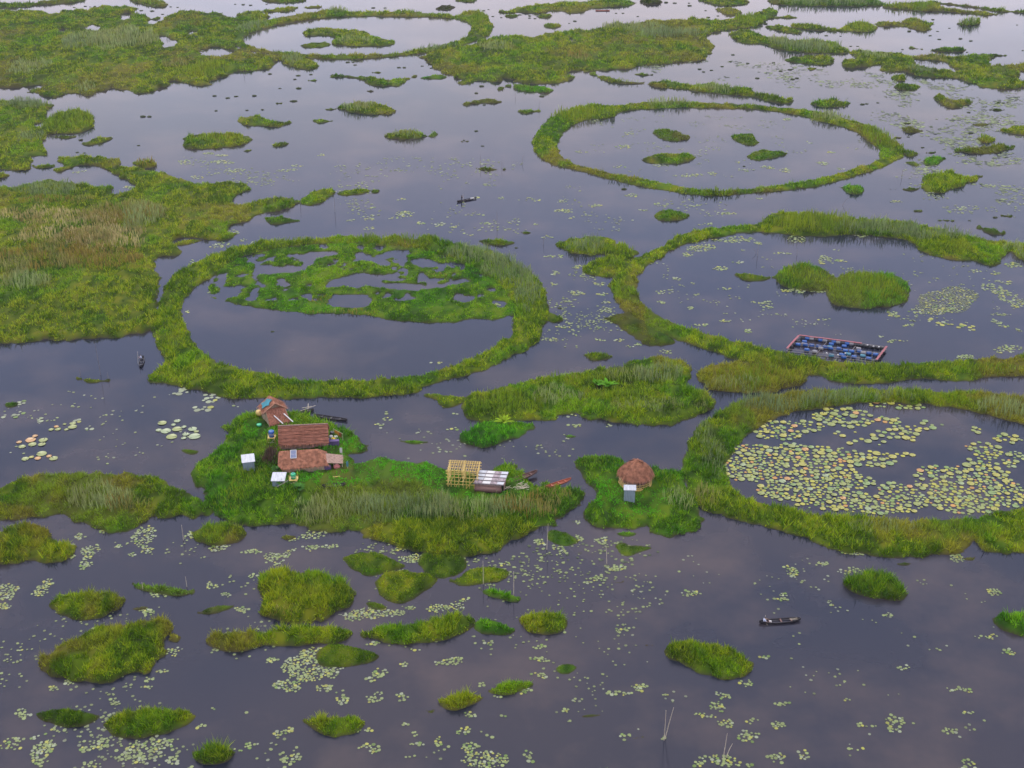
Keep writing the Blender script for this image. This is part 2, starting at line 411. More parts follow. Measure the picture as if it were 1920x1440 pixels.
grow('middle left ring of grass half filled by broken green marsh',
     '300,560 310,532 330,507 370,487 410,470 450,456 500,448 560,442 640,439 720,440 780,444 790,438 812,438 830,448 880,455 930,470 970,490 1000,515 1020,545 1027,570 1025,590 1020,610 1005,640 990,655 965,662 940,675 905,695 870,705 830,712 800,722 780,735 740,742 690,745 620,742 560,744 500,745 440,748 420,745 400,735 360,728 320,718 290,715 280,705 290,693 318,672 300,650 290,625 288,600', .9, 'n',
     ['345,560 360,540 385,528 410,505 430,490 480,472 540,463 600,457 660,457 720,459 780,467 830,478 870,494 900,509 928,527 955,550 966,575 968,600 966,620 950,632 915,652 870,672 830,685 790,698 750,702 700,704 640,708 580,707 540,704 500,695 460,688 430,682 400,672 375,655 355,630 340,600 335,585'],
     [(880, 470, 70, 14, 2.6, 'b'), (950, 500, 50, 26, 2.8, 'b'), (990, 540, 28, 36, 2.4, 'b'), (995, 585, 24, 36, 1.5, 'g'), (740, 446, 90, 8, 1.8, 'g'), (560, 450, 90, 7, 1.2, 'g'), (330, 620, 22, 50, 1.1, 'g'), (650, 728, 180, 9, 1.1, 'g')], rough=.55, name='ring_island', cat='ring island', group=RG)
grow('right hand ring of grass with the fish cage and two grassy domes',
     '1146,545 1150,520 1165,498 1190,480 1215,468 1250,452 1285,432 1340,422 1400,418 1440,414 1440,402 1455,392 1475,395 1540,396 1600,406 1660,408 1720,414 1770,426 1810,438 1850,445 1900,450 1960,460 2020,490 2060,540 2060,600 2020,650 1960,690 1920,707 1850,704 1800,715 1740,708 1690,712 1620,720 1575,716 1530,704 1480,695 1420,682 1360,668 1300,645 1250,632 1200,606 1165,580', .9, 'n',
     ['1190,545 1192,520 1210,500 1240,480 1270,462 1310,450 1360,440 1410,434 1450,434 1480,440 1530,443 1580,438 1630,440 1680,446 1715,452 1730,470 1760,480 1800,488 1830,488 1850,495 1870,494 1876,484 1886,474 1895,470 1905,478 1920,487 1960,505 1985,545 1985,590 1960,630 1920,663 1860,668 1800,672 1720,676 1640,678 1560,672 1480,656 1420,645 1370,632 1320,618 1280,608 1245,592 1215,575 1198,560'],
     [(1540, 414, 95, 14, 3.2, 'g'), (1650, 421, 80, 10, 3.2, 'b'), (1760, 434, 70, 9, 2.8, 'b'), (1905, 468, 24, 14, 2.4, 'r'), (1660, 692, 110, 12, 1.6, 'g'), (1850, 688, 90, 10, 1.4, 'g'), (1440, 668, 60, 10, 1.4, 'g'), (1780, 462, 50, 10, 1.2, 'g')], rough=.55, name='ring_island', cat='ring island', group=RG)
grow('lower right ring of grass around the pond covered in yellow-green lily leaves',
     '1282,880 1290,850 1300,815 1320,785 1350,765 1400,745 1460,732 1540,724 1620,722 1700,725 1760,728 1830,727 1880,733 1920,740 2000,760 2080,800 2110,860 2090,930 2040,990 1980,1030 1920,1035 1850,1030 1836,1020 1825,1009 1815,1024 1780,1035 1720,1042 1650,1040 1580,1030 1520,1012 1460,992 1400,975 1340,962 1310,948 1300,925', 1.0, 'n',
     ['1357,895 1360,860 1375,832 1400,808 1440,785 1500,768 1580,757 1640,753 1720,755 1780,760 1840,772 1900,790 1960,805 2020,840 2040,880 2000,925 1920,948 1850,958 1790,966 1720,968 1640,966 1580,962 1500,950 1430,935 1380,918'],
     [(1480, 750, 90, 14, 2.6, 'b'), (1610, 738, 90, 10, 2.6, 'b'), (1760, 745, 80, 10, 2, 'g'), (1880, 760, 60, 18, 2.6, 'r'), (1335, 850, 24, 60, 1.8, 'b'), (1325, 925, 22, 20, 1.8, 'o'), (1660, 985, 80, 12, 1.5, 'r'), (1480, 960, 100, 10, 1.1, 'g'), (1860, 990, 60, 20, 1.4, 'g')], rough=.55, name='ring_island', cat='ring island', group=RG)
# ---- marsh and islets inside the rings
grow('broken green marsh with pools filling the far half of the middle left ring',
     '405,560 450,570 500,580 560,585 600,588 680,588 720,598 770,603 820,606 855,604 870,597 900,597 940,597 950,588 965,592 975,575 970,555 955,535 925,515 895,500 860,486 830,474 790,464 740,456 690,454 640,454 590,455 540,460 490,470 450,484 420,498 405,520 388,540 392,551', .42, 'm',
     ['473,498 500,493 530,498 560,497 580,502 545,508 505,512 480,514 487,525 505,535 490,537 470,522', '605,537 625,525 660,513 680,512 740,515 760,520 750,527 720,525 725,530 750,528 790,531 810,535 850,522 880,520 885,524 850,535 820,538 800,540 770,545 740,540 710,535 680,535 640,534',
      '560,478 590,470 625,470 640,474 610,478 590,485 575,488', '700,480 730,470 755,468 770,472 745,478 725,485 740,497 750,502 735,506 720,492 705,490', '765,490 780,484 800,484 835,497 800,500 785,500', '602,568 634,550 700,549 702,573 650,574', '840,558 870,553 900,555 880,564 858,566', '915,562 945,562 955,572 930,576'],
     [(640, 583, 60, 5, .9, 'o'), (600, 560, 25, 8, .8, 'o'), (815, 514, 25, 8, .8, 'o')], rough=.6, H0=.25, frag=.385, name='marsh_island', cat='marsh')
grow('long low island inside the farthest ring, with a reedy right half', '568,62 575,55 600,50 640,51 680,55 690,62 720,70 737,77 730,85 700,87 660,86 625,84 622,77 632,70 600,66 575,67', .6, 'f', (), [(665, 74, 35, 5, 1.5, 'r')])
grow('small dark oval islet inside the farthest ring', '562,86 575,80 600,77 618,79 619,84 605,89 580,90', .4, 'd')
grow('islet inside the upper right ring, the upper left of its four', '1226,244 1240,238 1262,242 1285,250 1293,257 1280,264 1250,263 1230,255', .6, 'd')
grow('flat pointed islet inside the upper right ring, the lower left of its four', '1200,298 1230,288 1250,284 1285,286 1308,293 1290,303 1255,306 1222,305', .5)
grow('short plump islet inside the upper right ring, the upper right of its four', '1370,254 1390,246 1410,248 1415,260 1422,268 1410,274 1390,268', .6, 'd')
grow('slim islet inside the upper right ring, the lower right of its four', '1400,291 1420,282 1450,280 1478,287 1460,294 1430,301 1410,299', .5, 'd')
grow('narrow strip of grass between bamboo poles left of the two grassy domes', '1380,512 1395,509 1440,515 1443,522 1420,527 1400,526 1385,518', .5, 'd')
grow('smaller of two round grassy domes in the right hand ring', '1452,515 1465,500 1490,493 1530,495 1550,505 1560,522 1555,540 1520,545 1480,537 1458,528', 1.1, 'm', (), [(1506, 518, 48, 18, 1.7, 'g')], .5)
grow('larger of two round grassy domes in the right hand ring', '1552,550 1560,530 1570,514 1610,504 1660,505 1690,512 1705,530 1700,552 1685,568 1640,576 1590,576 1560,566', 1.2, 'm', (), [(1628, 540, 70, 26, 2.1, 'g')], .7)
# ---- wide mats
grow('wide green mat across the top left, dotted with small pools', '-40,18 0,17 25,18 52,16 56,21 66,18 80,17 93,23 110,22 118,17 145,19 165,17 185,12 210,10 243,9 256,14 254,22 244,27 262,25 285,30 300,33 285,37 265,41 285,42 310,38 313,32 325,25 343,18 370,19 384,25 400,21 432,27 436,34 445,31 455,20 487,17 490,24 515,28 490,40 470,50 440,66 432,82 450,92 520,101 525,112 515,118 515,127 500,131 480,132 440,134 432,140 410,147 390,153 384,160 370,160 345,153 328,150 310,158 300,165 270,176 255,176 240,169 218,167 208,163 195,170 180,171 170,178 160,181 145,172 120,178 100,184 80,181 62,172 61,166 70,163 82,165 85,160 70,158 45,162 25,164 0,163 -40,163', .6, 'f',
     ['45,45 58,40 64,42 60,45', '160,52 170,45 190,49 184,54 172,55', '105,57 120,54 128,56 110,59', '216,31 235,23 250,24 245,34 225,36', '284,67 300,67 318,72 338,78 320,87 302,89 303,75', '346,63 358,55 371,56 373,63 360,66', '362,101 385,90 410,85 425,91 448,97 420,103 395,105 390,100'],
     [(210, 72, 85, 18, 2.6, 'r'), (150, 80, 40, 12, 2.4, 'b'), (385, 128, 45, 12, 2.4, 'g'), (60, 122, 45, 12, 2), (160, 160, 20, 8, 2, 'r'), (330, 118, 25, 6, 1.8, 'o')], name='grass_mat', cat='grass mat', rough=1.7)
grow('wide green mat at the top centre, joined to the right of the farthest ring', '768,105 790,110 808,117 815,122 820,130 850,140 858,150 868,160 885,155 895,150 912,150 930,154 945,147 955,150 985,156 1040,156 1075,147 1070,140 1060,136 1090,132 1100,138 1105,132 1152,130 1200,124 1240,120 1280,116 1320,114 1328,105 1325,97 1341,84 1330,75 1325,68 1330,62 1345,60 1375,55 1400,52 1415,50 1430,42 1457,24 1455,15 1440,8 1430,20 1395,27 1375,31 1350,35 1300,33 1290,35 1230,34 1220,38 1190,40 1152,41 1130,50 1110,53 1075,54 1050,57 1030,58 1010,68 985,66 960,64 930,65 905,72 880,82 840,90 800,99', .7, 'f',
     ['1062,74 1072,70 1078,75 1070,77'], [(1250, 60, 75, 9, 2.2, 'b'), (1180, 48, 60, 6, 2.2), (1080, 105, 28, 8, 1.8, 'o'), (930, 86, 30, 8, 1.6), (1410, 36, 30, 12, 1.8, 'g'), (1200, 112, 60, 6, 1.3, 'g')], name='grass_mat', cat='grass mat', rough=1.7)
grow('large green and straw coloured meadow on the left, its reeds greyish brown', '-30,350 0,347 30,347 60,340 85,334 100,330 125,338 160,345 195,347 205,350 203,357 230,358 255,355 252,345 235,335 215,325 195,315 170,310 150,310 128,316 112,320 103,318 128,309 112,297 118,291 180,290 210,294 222,299 215,306 250,309 290,318 330,330 365,340 400,342 420,336 450,338 473,346 474,356 455,361 440,370 428,380 445,379 480,373 520,366 550,370 560,380 540,392 500,398 470,405 455,415 430,422 420,428 440,435 438,443 420,450 395,449 378,443 350,443 325,450 318,455 335,465 338,475 310,480 290,483 283,495 290,515 295,540 300,560 295,590 290,615 260,620 235,625 215,633 160,635 100,637 50,640 0,643 -30,643', .6, 'f', (),
     [(95, 352, 60, 10, 2.2, 'b'), (230, 398, 85, 20, 2.4, 'o'), (265, 402, 40, 20, 2.8, 'r'), (140, 410, 90, 16, 1.8, 's'), (110, 440, 100, 14, 1.6, 's'), (60, 400, 60, 12, 1.5, 's'), (200, 455, 70, 12, 1.8, 's'), (210, 435, 60, 12, 1.6, 's'), (150, 445, 60, 12, 2.2, 'o'), (60, 480, 90, 26, 2.3, 'o'), (180, 478, 80, 22, 2.3, 'o'), (30, 525, 60, 16, 2.4, 'r'), (100, 375, 80, 8, 1.4, 'o')], name='grass_mat', cat='grass mat')
grow('left edge mat with grey reeds below the wide top left mat', '-30,183 0,186 40,186 80,188 99,195 97,201 84,208 86,216 82,222 78,228 60,236 75,236 82,245 85,250 80,258 72,268 80,275 82,288 80,292 70,292 56,293 55,303 48,306 52,312 50,318 35,318 15,316 0,317 -30,318', .6, 'f', (), [(50, 192, 50, 8, 2, 'b'), (58, 254, 24, 9, 2, 'b')], name='grass_mat', cat='grass mat')
grow('broad patchy mat at the upper right edge with a channel of water through it', '1598,98 1615,92 1640,94 1700,97 1718,104 1740,100 1780,103 1790,104 1800,102 1830,101 1856,103 1855,113 1850,118 1880,122 1905,125 1910,140 1900,146 1925,152 1925,162 1880,168 1845,164 1820,155 1800,148 1770,147 1735,145 1712,140 1700,132 1655,135 1650,126 1660,118 1640,121 1605,127 1580,124 1582,112 1610,106', .6, 'f',
     ['1710,110 1740,112 1770,113 1778,120 1795,125 1790,132 1765,128 1735,122 1712,116'], [(1640, 103, 30, 5, 1.5), (1725, 128, 25, 7, 1.6, 'b'), (1750, 106, 40, 3, 1.4, 'o')], name='grass_mat', cat='grass mat', rough=1.7)
# ---- inhabited islands
grow('long lived-on island with thatched huts, white sheds and a tall reed belt in front', '400,964 395,938 385,918 376,895 370,872 390,850 430,830 440,812 420,802 425,793 450,781 480,771 505,764 540,762 575,776 600,782 640,796 655,803 672,817 690,832 682,843 655,851 650,861 680,867 700,857 740,860 790,860 840,871 880,879 910,881 925,868 940,863 957,865 962,874 978,882 985,896 1000,901 1015,907 1025,897 1050,906 1090,909 1103,916 1100,935 1085,950 1060,965 1040,985 1010,992 960,985 880,975 780,975 700,990 640,992 600,990 540,988 500,986 460,985 430,976', .9, 'm', (),
     [(640, 945, 110, 22, 2.6, 'r'), (760, 948, 130, 26, 3.2, 'b'), (880, 950, 110, 24, 3.0, 'r'), (980, 945, 70, 22, 2.6, 'o'), (590, 960, 50, 18, 2.4, 'r'), (470, 900, 50, 30, 1.2, 'g'), (480, 840, 30, 18, 1.1, 'g'), (1030, 925, 40, 10, 1.5, 'o'), (430, 930, 30, 26, 1.0, 'g')], name='inhabited_island', cat='island', group='islands with houses')
grow('flat apron of bright grass in front of the long reed belt', '685,1003 690,985 720,972 800,965 900,965 980,972 1015,985 1000,995 960,1012 940,1026 910,1036 870,1038 800,1031 740,1021 700,1013', .9, 'y', (), [(850, 985, 130, 12, 1.4, 'g')])
grow('low island at the left edge with grey-green reeds, reaching to the hut island', '-30,915 0,915 40,892 80,884 150,882 200,884 260,887 285,892 297,907 320,917 345,927 370,934 400,938 400,964 370,965 340,965 285,967 270,976 245,980 245,987 230,995 205,997 180,987 160,977 135,971 120,964 90,962 50,964 0,969 -30,971', .8, 'n', (), [(190, 925, 65, 20, 2.6, 'r'), (240, 935, 40, 14, 2.2, 'o'), (130, 920, 50, 14, 1.2, 'g'), (160, 940, 40, 10, 2.0, 'r')])
grow('squarish green island carrying the round thatched hut', '1088,872 1090,857 1120,849 1165,852 1178,862 1225,871 1245,873 1270,882 1278,901 1280,916 1300,931 1305,955 1303,980 1305,990 1290,1001 1250,1003 1230,996 1200,989 1150,984 1110,977 1095,966 1105,946 1115,931 1110,911 1100,896 1095,886', .75, 'm', (), [(1265, 935, 30, 20, 1.9, 'r'), (1130, 865, 40, 8, 1.0, 'g'), (1250, 900, 22, 14, 1.0, 'g')], name='inhabited_island', cat='island', group='islands with houses')
# ---- middle islands
grow('reedy mat below the middle left ring, above the tin roofed shed', '873,762 875,742 900,730 950,718 1000,707 1050,702 1100,692 1180,684 1190,670 1240,667 1280,674 1290,687 1290,715 1275,722 1240,719 1180,716 1130,722 1100,737 1085,766 1060,776 1000,788 950,788 900,786 878,781', .8, 'n', (), [(960, 750, 75, 20, 2.2, 'g'), (1040, 735, 60, 16, 2.2, 'r'), (1110, 708, 80, 10, 2.2, 'g'), (1240, 695, 50, 14, 2.6, 'b'), (1180, 700, 50, 10, 2, 'r')])
grow('oval grass island with a broad-leaved plant, right of the reedy mat', '1085,767 1090,747 1110,730 1160,714 1220,710 1270,717 1310,727 1335,746 1338,760 1320,776 1280,788 1240,794 1180,794 1130,786 1090,776', .9, 'n', (), [(1180, 740, 80, 12, 1.7, 'g'), (1230, 755, 80, 14, 1.4, 'r')])
grow('leafy bright green islet between the reedy mat and the tin roofed shed', '872,826 880,806 910,787 950,780 990,787 1000,796 985,811 950,823 920,836 890,837', .9, 'v', (), [(945, 792, 18, 6, .9, 'g')])
grow('dense reed island in front of the left end of the fish cage', '1310,697 1330,687 1370,677 1420,670 1480,664 1510,674 1512,702 1500,720 1440,734 1380,739 1340,729 1318,713', 1.0, 'n', (), [(1420, 702, 85, 22, 2.2, 'g'), (1380, 712, 50, 14, 2, 'r')])
grow('reed thicket pointing left from the right hand ring', '1042,457 1060,445 1100,437 1140,442 1160,454 1195,468 1190,480 1160,478 1125,474 1100,478 1070,471 1050,465', .8, 'n', (), [(1095, 458, 45, 12, 3.0, 'b'), (1150, 468, 40, 10, 2.6, 'g')])
grow('rounded grass lobe below the reed thicket, against the right hand ring', '1096,505 1105,492 1130,480 1165,474 1190,477 1170,496 1155,515 1140,520 1110,514', .9, 'n', (), [(1140, 492, 35, 12, 1.2, 'g')])
grow('flat dull green weed bank along the left foot of the right hand ring', '1137,595 1160,585 1190,580 1215,600 1240,622 1262,635 1255,645 1215,648 1200,635 1175,622 1165,608 1145,603', .35, 'd', (), (), rough=.5)
grow('small round islet in the channel above the reedy mat', '1093,662 1110,656 1135,658 1150,666 1140,673 1115,677 1100,670', .5, 'd')
grow('small pointed green islet under the near edge of the middle left ring', '795,739 810,733 840,737 872,741 870,752 850,762 832,763 820,750', .6)
grow('low weed bump on the right flank of the middle left ring', '1020,580 1035,582 1057,595 1050,604 1030,606', .45, 'd')
grow('low green islet in open water left of the leafy islet', '748,826 760,820 790,821 805,827 790,832 770,833', .35, 'v')
grow('tiny flat green islet above the round hut island', '1052,813 1065,809 1085,813 1080,820 1065,822', .3, 'v')
grow('small dark weed patch left of the thatched huts', '337,843 345,836 370,839 372,850 355,853', .3, 'd')
grow('small dark islet at the left edge beside pale lily leaves', '8,755 18,748 34,750 32,762 12,765', .4, 'd')
grow('thin pointed grass strip left of the reed bank, above the middle left ring', '498,405 520,403 545,407 562,411 555,416 535,418 510,421 500,413', .4, 'd')
grow('slanting grass strip off the tip of the left meadow', '562,377 580,364 600,354 622,352 630,359 615,369 595,380 580,385 568,383', .6)
grow('short flat strip beyond the slanting grass strip', '630,359 655,352 690,351 695,358 680,363 650,366 635,366', .4)
grow('round dark knob at the end of the short flat strip', '696,355 703,350 711,353 711,361 703,363 697,361', .4, 'd')
grow('low bushy islet touching the far right rim of the middle left ring', '898,447 915,444 945,447 965,452 955,458 930,460 905,456', .7, 'd')
grow('little dark islet in the channel above the middle left ring', '975,434 985,430 998,433 996,438 982,439', .3, 'd')
grow('flat moss pad in the bay between the left meadow and its ring', '322,457 345,446 375,446 378,452 350,458 325,461', .3, 'y')
grow('round dark islet right of the middle, under the upper right ring', '1230,400 1240,392 1265,390 1285,398 1292,405 1275,412 1245,413 1232,408', .6, 'd')
grow('grass apron below the reeds on the far side of the right hand ring', '1716,455 1740,446 1790,444 1840,450 1880,456 1876,472 1866,482 1830,486 1790,486 1755,480 1730,470', .8, 'n', (), [(1790, 462, 60, 12, 1.1, 'g')])
grow('small lobe on the near tip of that grass apron, beside the lily bank', '1815,480 1840,472 1865,476 1876,488 1870,497 1850,498 1830,490', .6, 'd')
# ---- lower left islands
BL = 'islets on the near water'
grow('cushion island cut by the left edge of the photo, brownish in the middle', '-30,1002 0,987 40,980 70,987 90,1007 130,1012 140,1026 130,1040 100,1050 80,1052 60,1050 40,1055 0,1055 -30,1055', 1.0, 'y', (), (), .4, group=BL)
grow('domed islet just below the left neck of the hut island', '362,997 375,983 400,976 440,975 458,988 460,1006 445,1018 410,1022 385,1018 368,1009', 1.0, 'y', (), [(410, 1000, 35, 12, 1.2, 'g')], .4, group=BL)
grow('small tuft beside lily leaves under the hut island', '525,1001 540,995 555,1000 553,1010 538,1014 527,1009', .5, 'd', group=BL)
grow('rounded island at the left, above the largest near island', '92,1132 110,1113 150,1105 190,1103 225,1111 238,1122 225,1138 200,1148 175,1160 150,1165 130,1159 110,1149', .9, 'n', (), (), .35, group=BL)
grow('bright bar of grass held by two poles, upper left of the near water', '247,1091 260,1086 275,1093 300,1091 340,1098 363,1104 355,1113 330,1118 300,1113 275,1106 255,1102', .8, 'v', (), (), .15, group=BL)
grow('small dull tuft beside the rounded left island', '240,1137 255,1131 280,1131 275,1143 255,1146', .4, 'w', group=BL)
grow('low dark islet between the pole bar and the big oval island', '365,1148 385,1138 415,1128 435,1130 438,1137 420,1145 390,1152', .35, 'w', (), (), rough=.5, group=BL)
grow('largest island of the near water, at the lower left, green and brown', '83,1240 95,1227 125,1203 160,1183 165,1173 200,1161 250,1160 295,1163 312,1171 310,1187 320,1196 300,1210 310,1225 290,1250 265,1263 220,1272 180,1276 150,1270 120,1259 95,1256', .8, 'n', (), (), .5, rough=1.2, group=BL)
grow('single small brown tuft left of the largest near island', '66,1222 72,1215 79,1218 79,1226 70,1227', .6, 'y', group=BL)
grow('big oval grassy island left of centre in the near water', '487,1093 500,1071 530,1063 570,1068 610,1075 645,1093 662,1111 650,1130 620,1150 590,1165 540,1166 510,1156 495,1141 500,1120 487,1107', 1.0, 'y', (), [(570, 1110, 60, 30, 1.3, 'g'), (530, 1150, 30, 8, .9, 'o')], .5, group=BL)
grow('long thin bank under the big oval grassy island', '386,1197 395,1185 420,1180 450,1178 500,1175 540,1170 590,1166 640,1173 655,1187 640,1200 590,1205 540,1207 490,1210 460,1215 435,1223 410,1216 392,1206', 1.0, 'n', (), (), .3, group=BL)
grow('flat mossy slab, upper of two joined slabs right of the big oval island', '645,1043 680,1030 710,1032 740,1048 758,1060 740,1068 715,1075 695,1080 670,1070 655,1055', .3, 'd', (), (), rough=.5, group=BL)
grow('orange tinged slab, lower of two joined slabs right of the big oval island', '702,1090 715,1075 740,1065 780,1068 810,1078 818,1090 790,1105 775,1120 750,1130 725,1122 710,1108', .4, 'y', (), (), rough=.6, group=BL)
grow('small dark bank below the two joined slabs', '683,1126 695,1121 720,1129 728,1140 710,1145 690,1139', .3, 'd', group=BL)
grow('dull half-sunk weed mat beside the yellow-topped islet', '788,1048 798,1033 845,1029 868,1045 874,1062 852,1078 818,1084 795,1066', .25, 'd', (), (), H0=.1, rough=.4, group=BL)
grow('islet with a yellow flowering top, below the grass apron', '838,1085 865,1080 880,1062 910,1055 940,1060 952,1071 945,1085 900,1095 865,1097', .45, 'n', (), [(905, 1072, 22, 7, .7, 'y')], rough=.6, group=BL)
grow('slanting tufted bar of grass between two thin poles near the centre', '898,1100 915,1095 940,1103 973,1117 970,1127 955,1125 930,1120 910,1113', .8, 'v', (), (), .15, group=BL)
grow('long bank right of centre row, with pale leaves above and below it', '678,1189 695,1177 725,1166 780,1163 830,1151 870,1148 886,1158 883,1175 850,1190 810,1200 770,1204 730,1203 700,1196', .9, 'n', (), (), .35, group=BL)
grow('bright triangular islet between the long bank and the round cushion', '893,1167 905,1154 930,1157 945,1167 965,1177 960,1186 935,1191 905,1188 893,1179', .6, 'v', (), (), .2, group=BL)
grow('round cushion islet, rightmost of the row through the near centre', '975,1158 985,1148 1020,1140 1050,1146 1062,1157 1060,1175 1045,1187 1015,1188 990,1181', 1.0, 'y', (), (), .5, group=BL)
grow('dark wet weed mat scattered with pale flowers', '600,1217 620,1202 650,1207 690,1217 705,1231 690,1240 650,1248 610,1250 598,1241', .3, 'd', (), (), rough=.5, group=BL)
grow('dark green islet at the lower left, left of the long green cushion', '65,1337 80,1325 120,1321 150,1326 180,1331 190,1341 175,1355 140,1365 105,1360 80,1349', .7, 'd', (), (), .3, group=BL)
grow('long green cushion at the lower left', '193,1352 215,1335 250,1325 300,1320 350,1323 374,1334 365,1350 330,1368 290,1375 250,1382 220,1378 198,1363', .95, 'y', (), (), .4, group=BL)
grow('round bushy tuft at the bottom, below the long green cushion', '360,1403 375,1392 405,1387 430,1396 438,1411 430,1425 400,1434 375,1429 363,1417', 1.3, 'n', (), [(400, 1408, 30, 12, 1.2, 'g')], .6, group=BL)
grow('olive tussock trailing thin stems, bottom left of centre', '565,1347 590,1338 620,1335 650,1333 675,1343 683,1356 670,1370 640,1382 610,1380 590,1366', .9, 'y', (), [(630, 1358, 40, 14, 1.0, 'g')], .3, group=BL)
grow('shaggy tussock at the bottom centre with a tiny knob at its left', '825,1312 840,1299 865,1291 895,1294 910,1304 895,1316 870,1325 850,1332 832,1323', 1.0, 'y', (), [(865, 1308, 30, 10, 1.1, 'g')], .4, group=BL)
grow('tiny knob left of the shaggy bottom tussock', '798,1329 806,1324 815,1328 812,1336 802,1336', .4, 'd', group=BL)
grow('low double tussock right of the shaggy one', '913,1292 925,1281 955,1273 985,1271 1000,1280 985,1290 960,1300 935,1303 918,1299', .7, 'n', (), (), .2, group=BL)
grow('thin sunken weed patch in open water below the round cushion islet', '1043,1250 1060,1243 1080,1247 1078,1258 1060,1265 1045,1260', .15, 'w', (), (), H0=.05, rough=1.4, group=BL)
grow('little flat islet trailing pale leaves at the bottom right of centre', '1080,1341 1100,1332 1125,1332 1128,1341 1100,1346', .35, 'd', group=BL)
grow('grass top cut off by the bottom edge of the photo', '1060,1446 1090,1436 1140,1436 1170,1447 1150,1465 1080,1465', .8, 'v', group=BL)
grow('dark thin islet left of the two crossed bottom poles', '1175,1381 1190,1374 1208,1377 1205,1383 1185,1386', .3, 'd', group=BL)
grow('dark speck of weed right of the pale leaves, left of the diamond island', '1208,1207 1218,1203 1228,1206 1220,1211', .2, 'd', group=BL)
grow('diamond shaped grass island on the lower right water', '1250,1218 1265,1201 1285,1198 1340,1203 1375,1213 1395,1227 1408,1241 1400,1255 1380,1268 1345,1268 1315,1258 1280,1241 1255,1226', .9, 'y', (), [(1320, 1230, 50, 18, 1.0, 'g')], .4, group=BL)
grow('leaning tussock above the lower right canoe', '1580,1089 1590,1076 1620,1069 1645,1064 1672,1074 1680,1088 1695,1111 1690,1120 1650,1122 1610,1111 1585,1102', 1.1, 'y', (), [(1635, 1092, 40, 16, 1.4, 'g')], .4, group=BL)
grow('dark green island cut by the right edge of the photo', '1866,1158 1880,1148 1925,1139 1960,1150 1960,1190 1925,1193 1890,1182 1870,1171', .8, 'v', (), (), .3, group=BL)
grow('dull weed shoal between the tall pole and the round hut island', '1025,1010 1030,990 1055,995 1075,1005 1085,1018 1060,1025 1040,1020', .25, 'w', (), (), rough=.6, H0=.12, group=BL)
grow('neat oval islet just below the round hut island', '1155,996 1165,991 1190,992 1197,998 1185,1006 1160,1005', .4, 'v', group=BL)
grow('broken forked weed patch below the round hut island', '1155,1021 1170,1014 1178,1023 1195,1019 1220,1026 1205,1033 1180,1042 1165,1040', .25, 'w', (), (), rough=.7, H0=.12, group=BL)
grow('tiny green tuft below the weed shoal', '1078,1033 1086,1028 1094,1031 1092,1038 1082,1039', .3, 'd', group=BL)
grow('low green sprig in the creek between the two house islands', '1060,976 1075,969 1085,976 1078,982', .3, 'v', group=BL)
grow('flat dark sprig under the leaning pole', '1145,1089 1155,1084 1170,1086 1168,1092 1150,1093', .25, 'd', group=BL)
grow('green patch beside pale leaves below the lower right ring', '1806,1046 1816,1039 1828,1041 1826,1050 1812,1051', .3, 'd', group=BL)
grow('thin dark patch above the leaning tussock', '1680,1055 1695,1048 1711,1051 1706,1060 1688,1061', .2, 'w', group=BL)
# ---- far and upper islets
UP = 'islets on the far water'
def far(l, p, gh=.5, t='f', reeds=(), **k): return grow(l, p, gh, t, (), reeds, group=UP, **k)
far('dark strip of bank in the top left corner', '-30,0 30,4 60,2 100,-2 165,-10 160,2 130,6 100,8 60,10 45,13 20,15 -30,17', .8, 'd')
far('green bank cut by the top edge, right of the top left corner', '243,0 250,-10 285,-8 305,0 311,10 300,14 280,10 260,5', .7)
far('dark bank cut by the top edge above the farthest ring', '489,0 500,-6 570,-6 578,0 560,4 520,5 500,3', .6, 'd')
far('thin green islet resting on the far left rim of the farthest ring', '492,21 512,16 535,11 555,11 556,16 548,21 525,22', .6)
far('rusty islet between the dark top bank and the farthest ring', '573,12 585,8 603,8 605,13 590,16 576,16', .6, 'y')
far('bulging reed lobe under the left of the farthest ring', '520,101 545,98 575,106 598,121 590,128 578,131 555,127 530,118', .8, 'f', [(550, 112, 25, 8, 1.6, 'b')])
far('dark weed cluster on the far rim of the farthest ring', '818,14 832,8 848,9 850,16 835,20 822,18', .5, 'k')
far('dark bank cut by the top edge, centre', '853,0 870,-8 895,-2 890,3 870,4', .5, 'd')
far('long green far island at the top, near the little pinkish boat', '937,20 945,16 958,18 962,13 985,10 1000,8 1020,3 1060,2 1110,0 1150,-5 1190,0 1193,6 1180,11 1152,12 1125,16 1105,15 1095,22 1080,25 1060,22 1040,20 1030,17 1022,23 1000,25 975,22 955,25 940,24', .7)
far('dark ragged islet under the left end of the long far island', '942,28 955,24 972,26 970,32 955,34', .5, 'd')
far('small domed islet under the long far island', '1005,30 1015,24 1030,24 1034,30 1025,34 1010,34', .6)
far('blunt islet above the wide top centre mat', '1021,46 1030,41 1050,42 1052,49 1040,53 1024,52', .6)
far('dark reed clump cut by the top edge, right of centre', '1200,2 1215,-6 1235,-4 1243,5 1230,9 1210,9', .8, 'k')
far('ragged bank at the top, left of the long dark reed wall', '1310,0 1325,-6 1365,-8 1398,-3 1400,6 1390,10 1355,11 1330,6', .7)
far('short green islet under that ragged top bank', '1343,17 1355,12 1380,13 1395,24 1380,29 1360,28', .6)
far('long dark reed wall along the top edge at the right', '1440,0 1450,-8 1540,-10 1640,-6 1656,4 1655,11 1620,12 1560,11 1480,10 1450,8', 1.0, 'd', [(1550, 4, 110, 7, 2.6, 'b')])
far('reed bank tapering to a point, right of the long reed wall', '1657,10 1690,3 1720,0 1760,3 1765,12 1800,15 1840,18 1868,22 1872,26 1850,30 1800,24 1760,20 1730,21 1700,18 1670,15', .8, 'f', [(1710, 10, 45, 6, 2.2, 'g')])
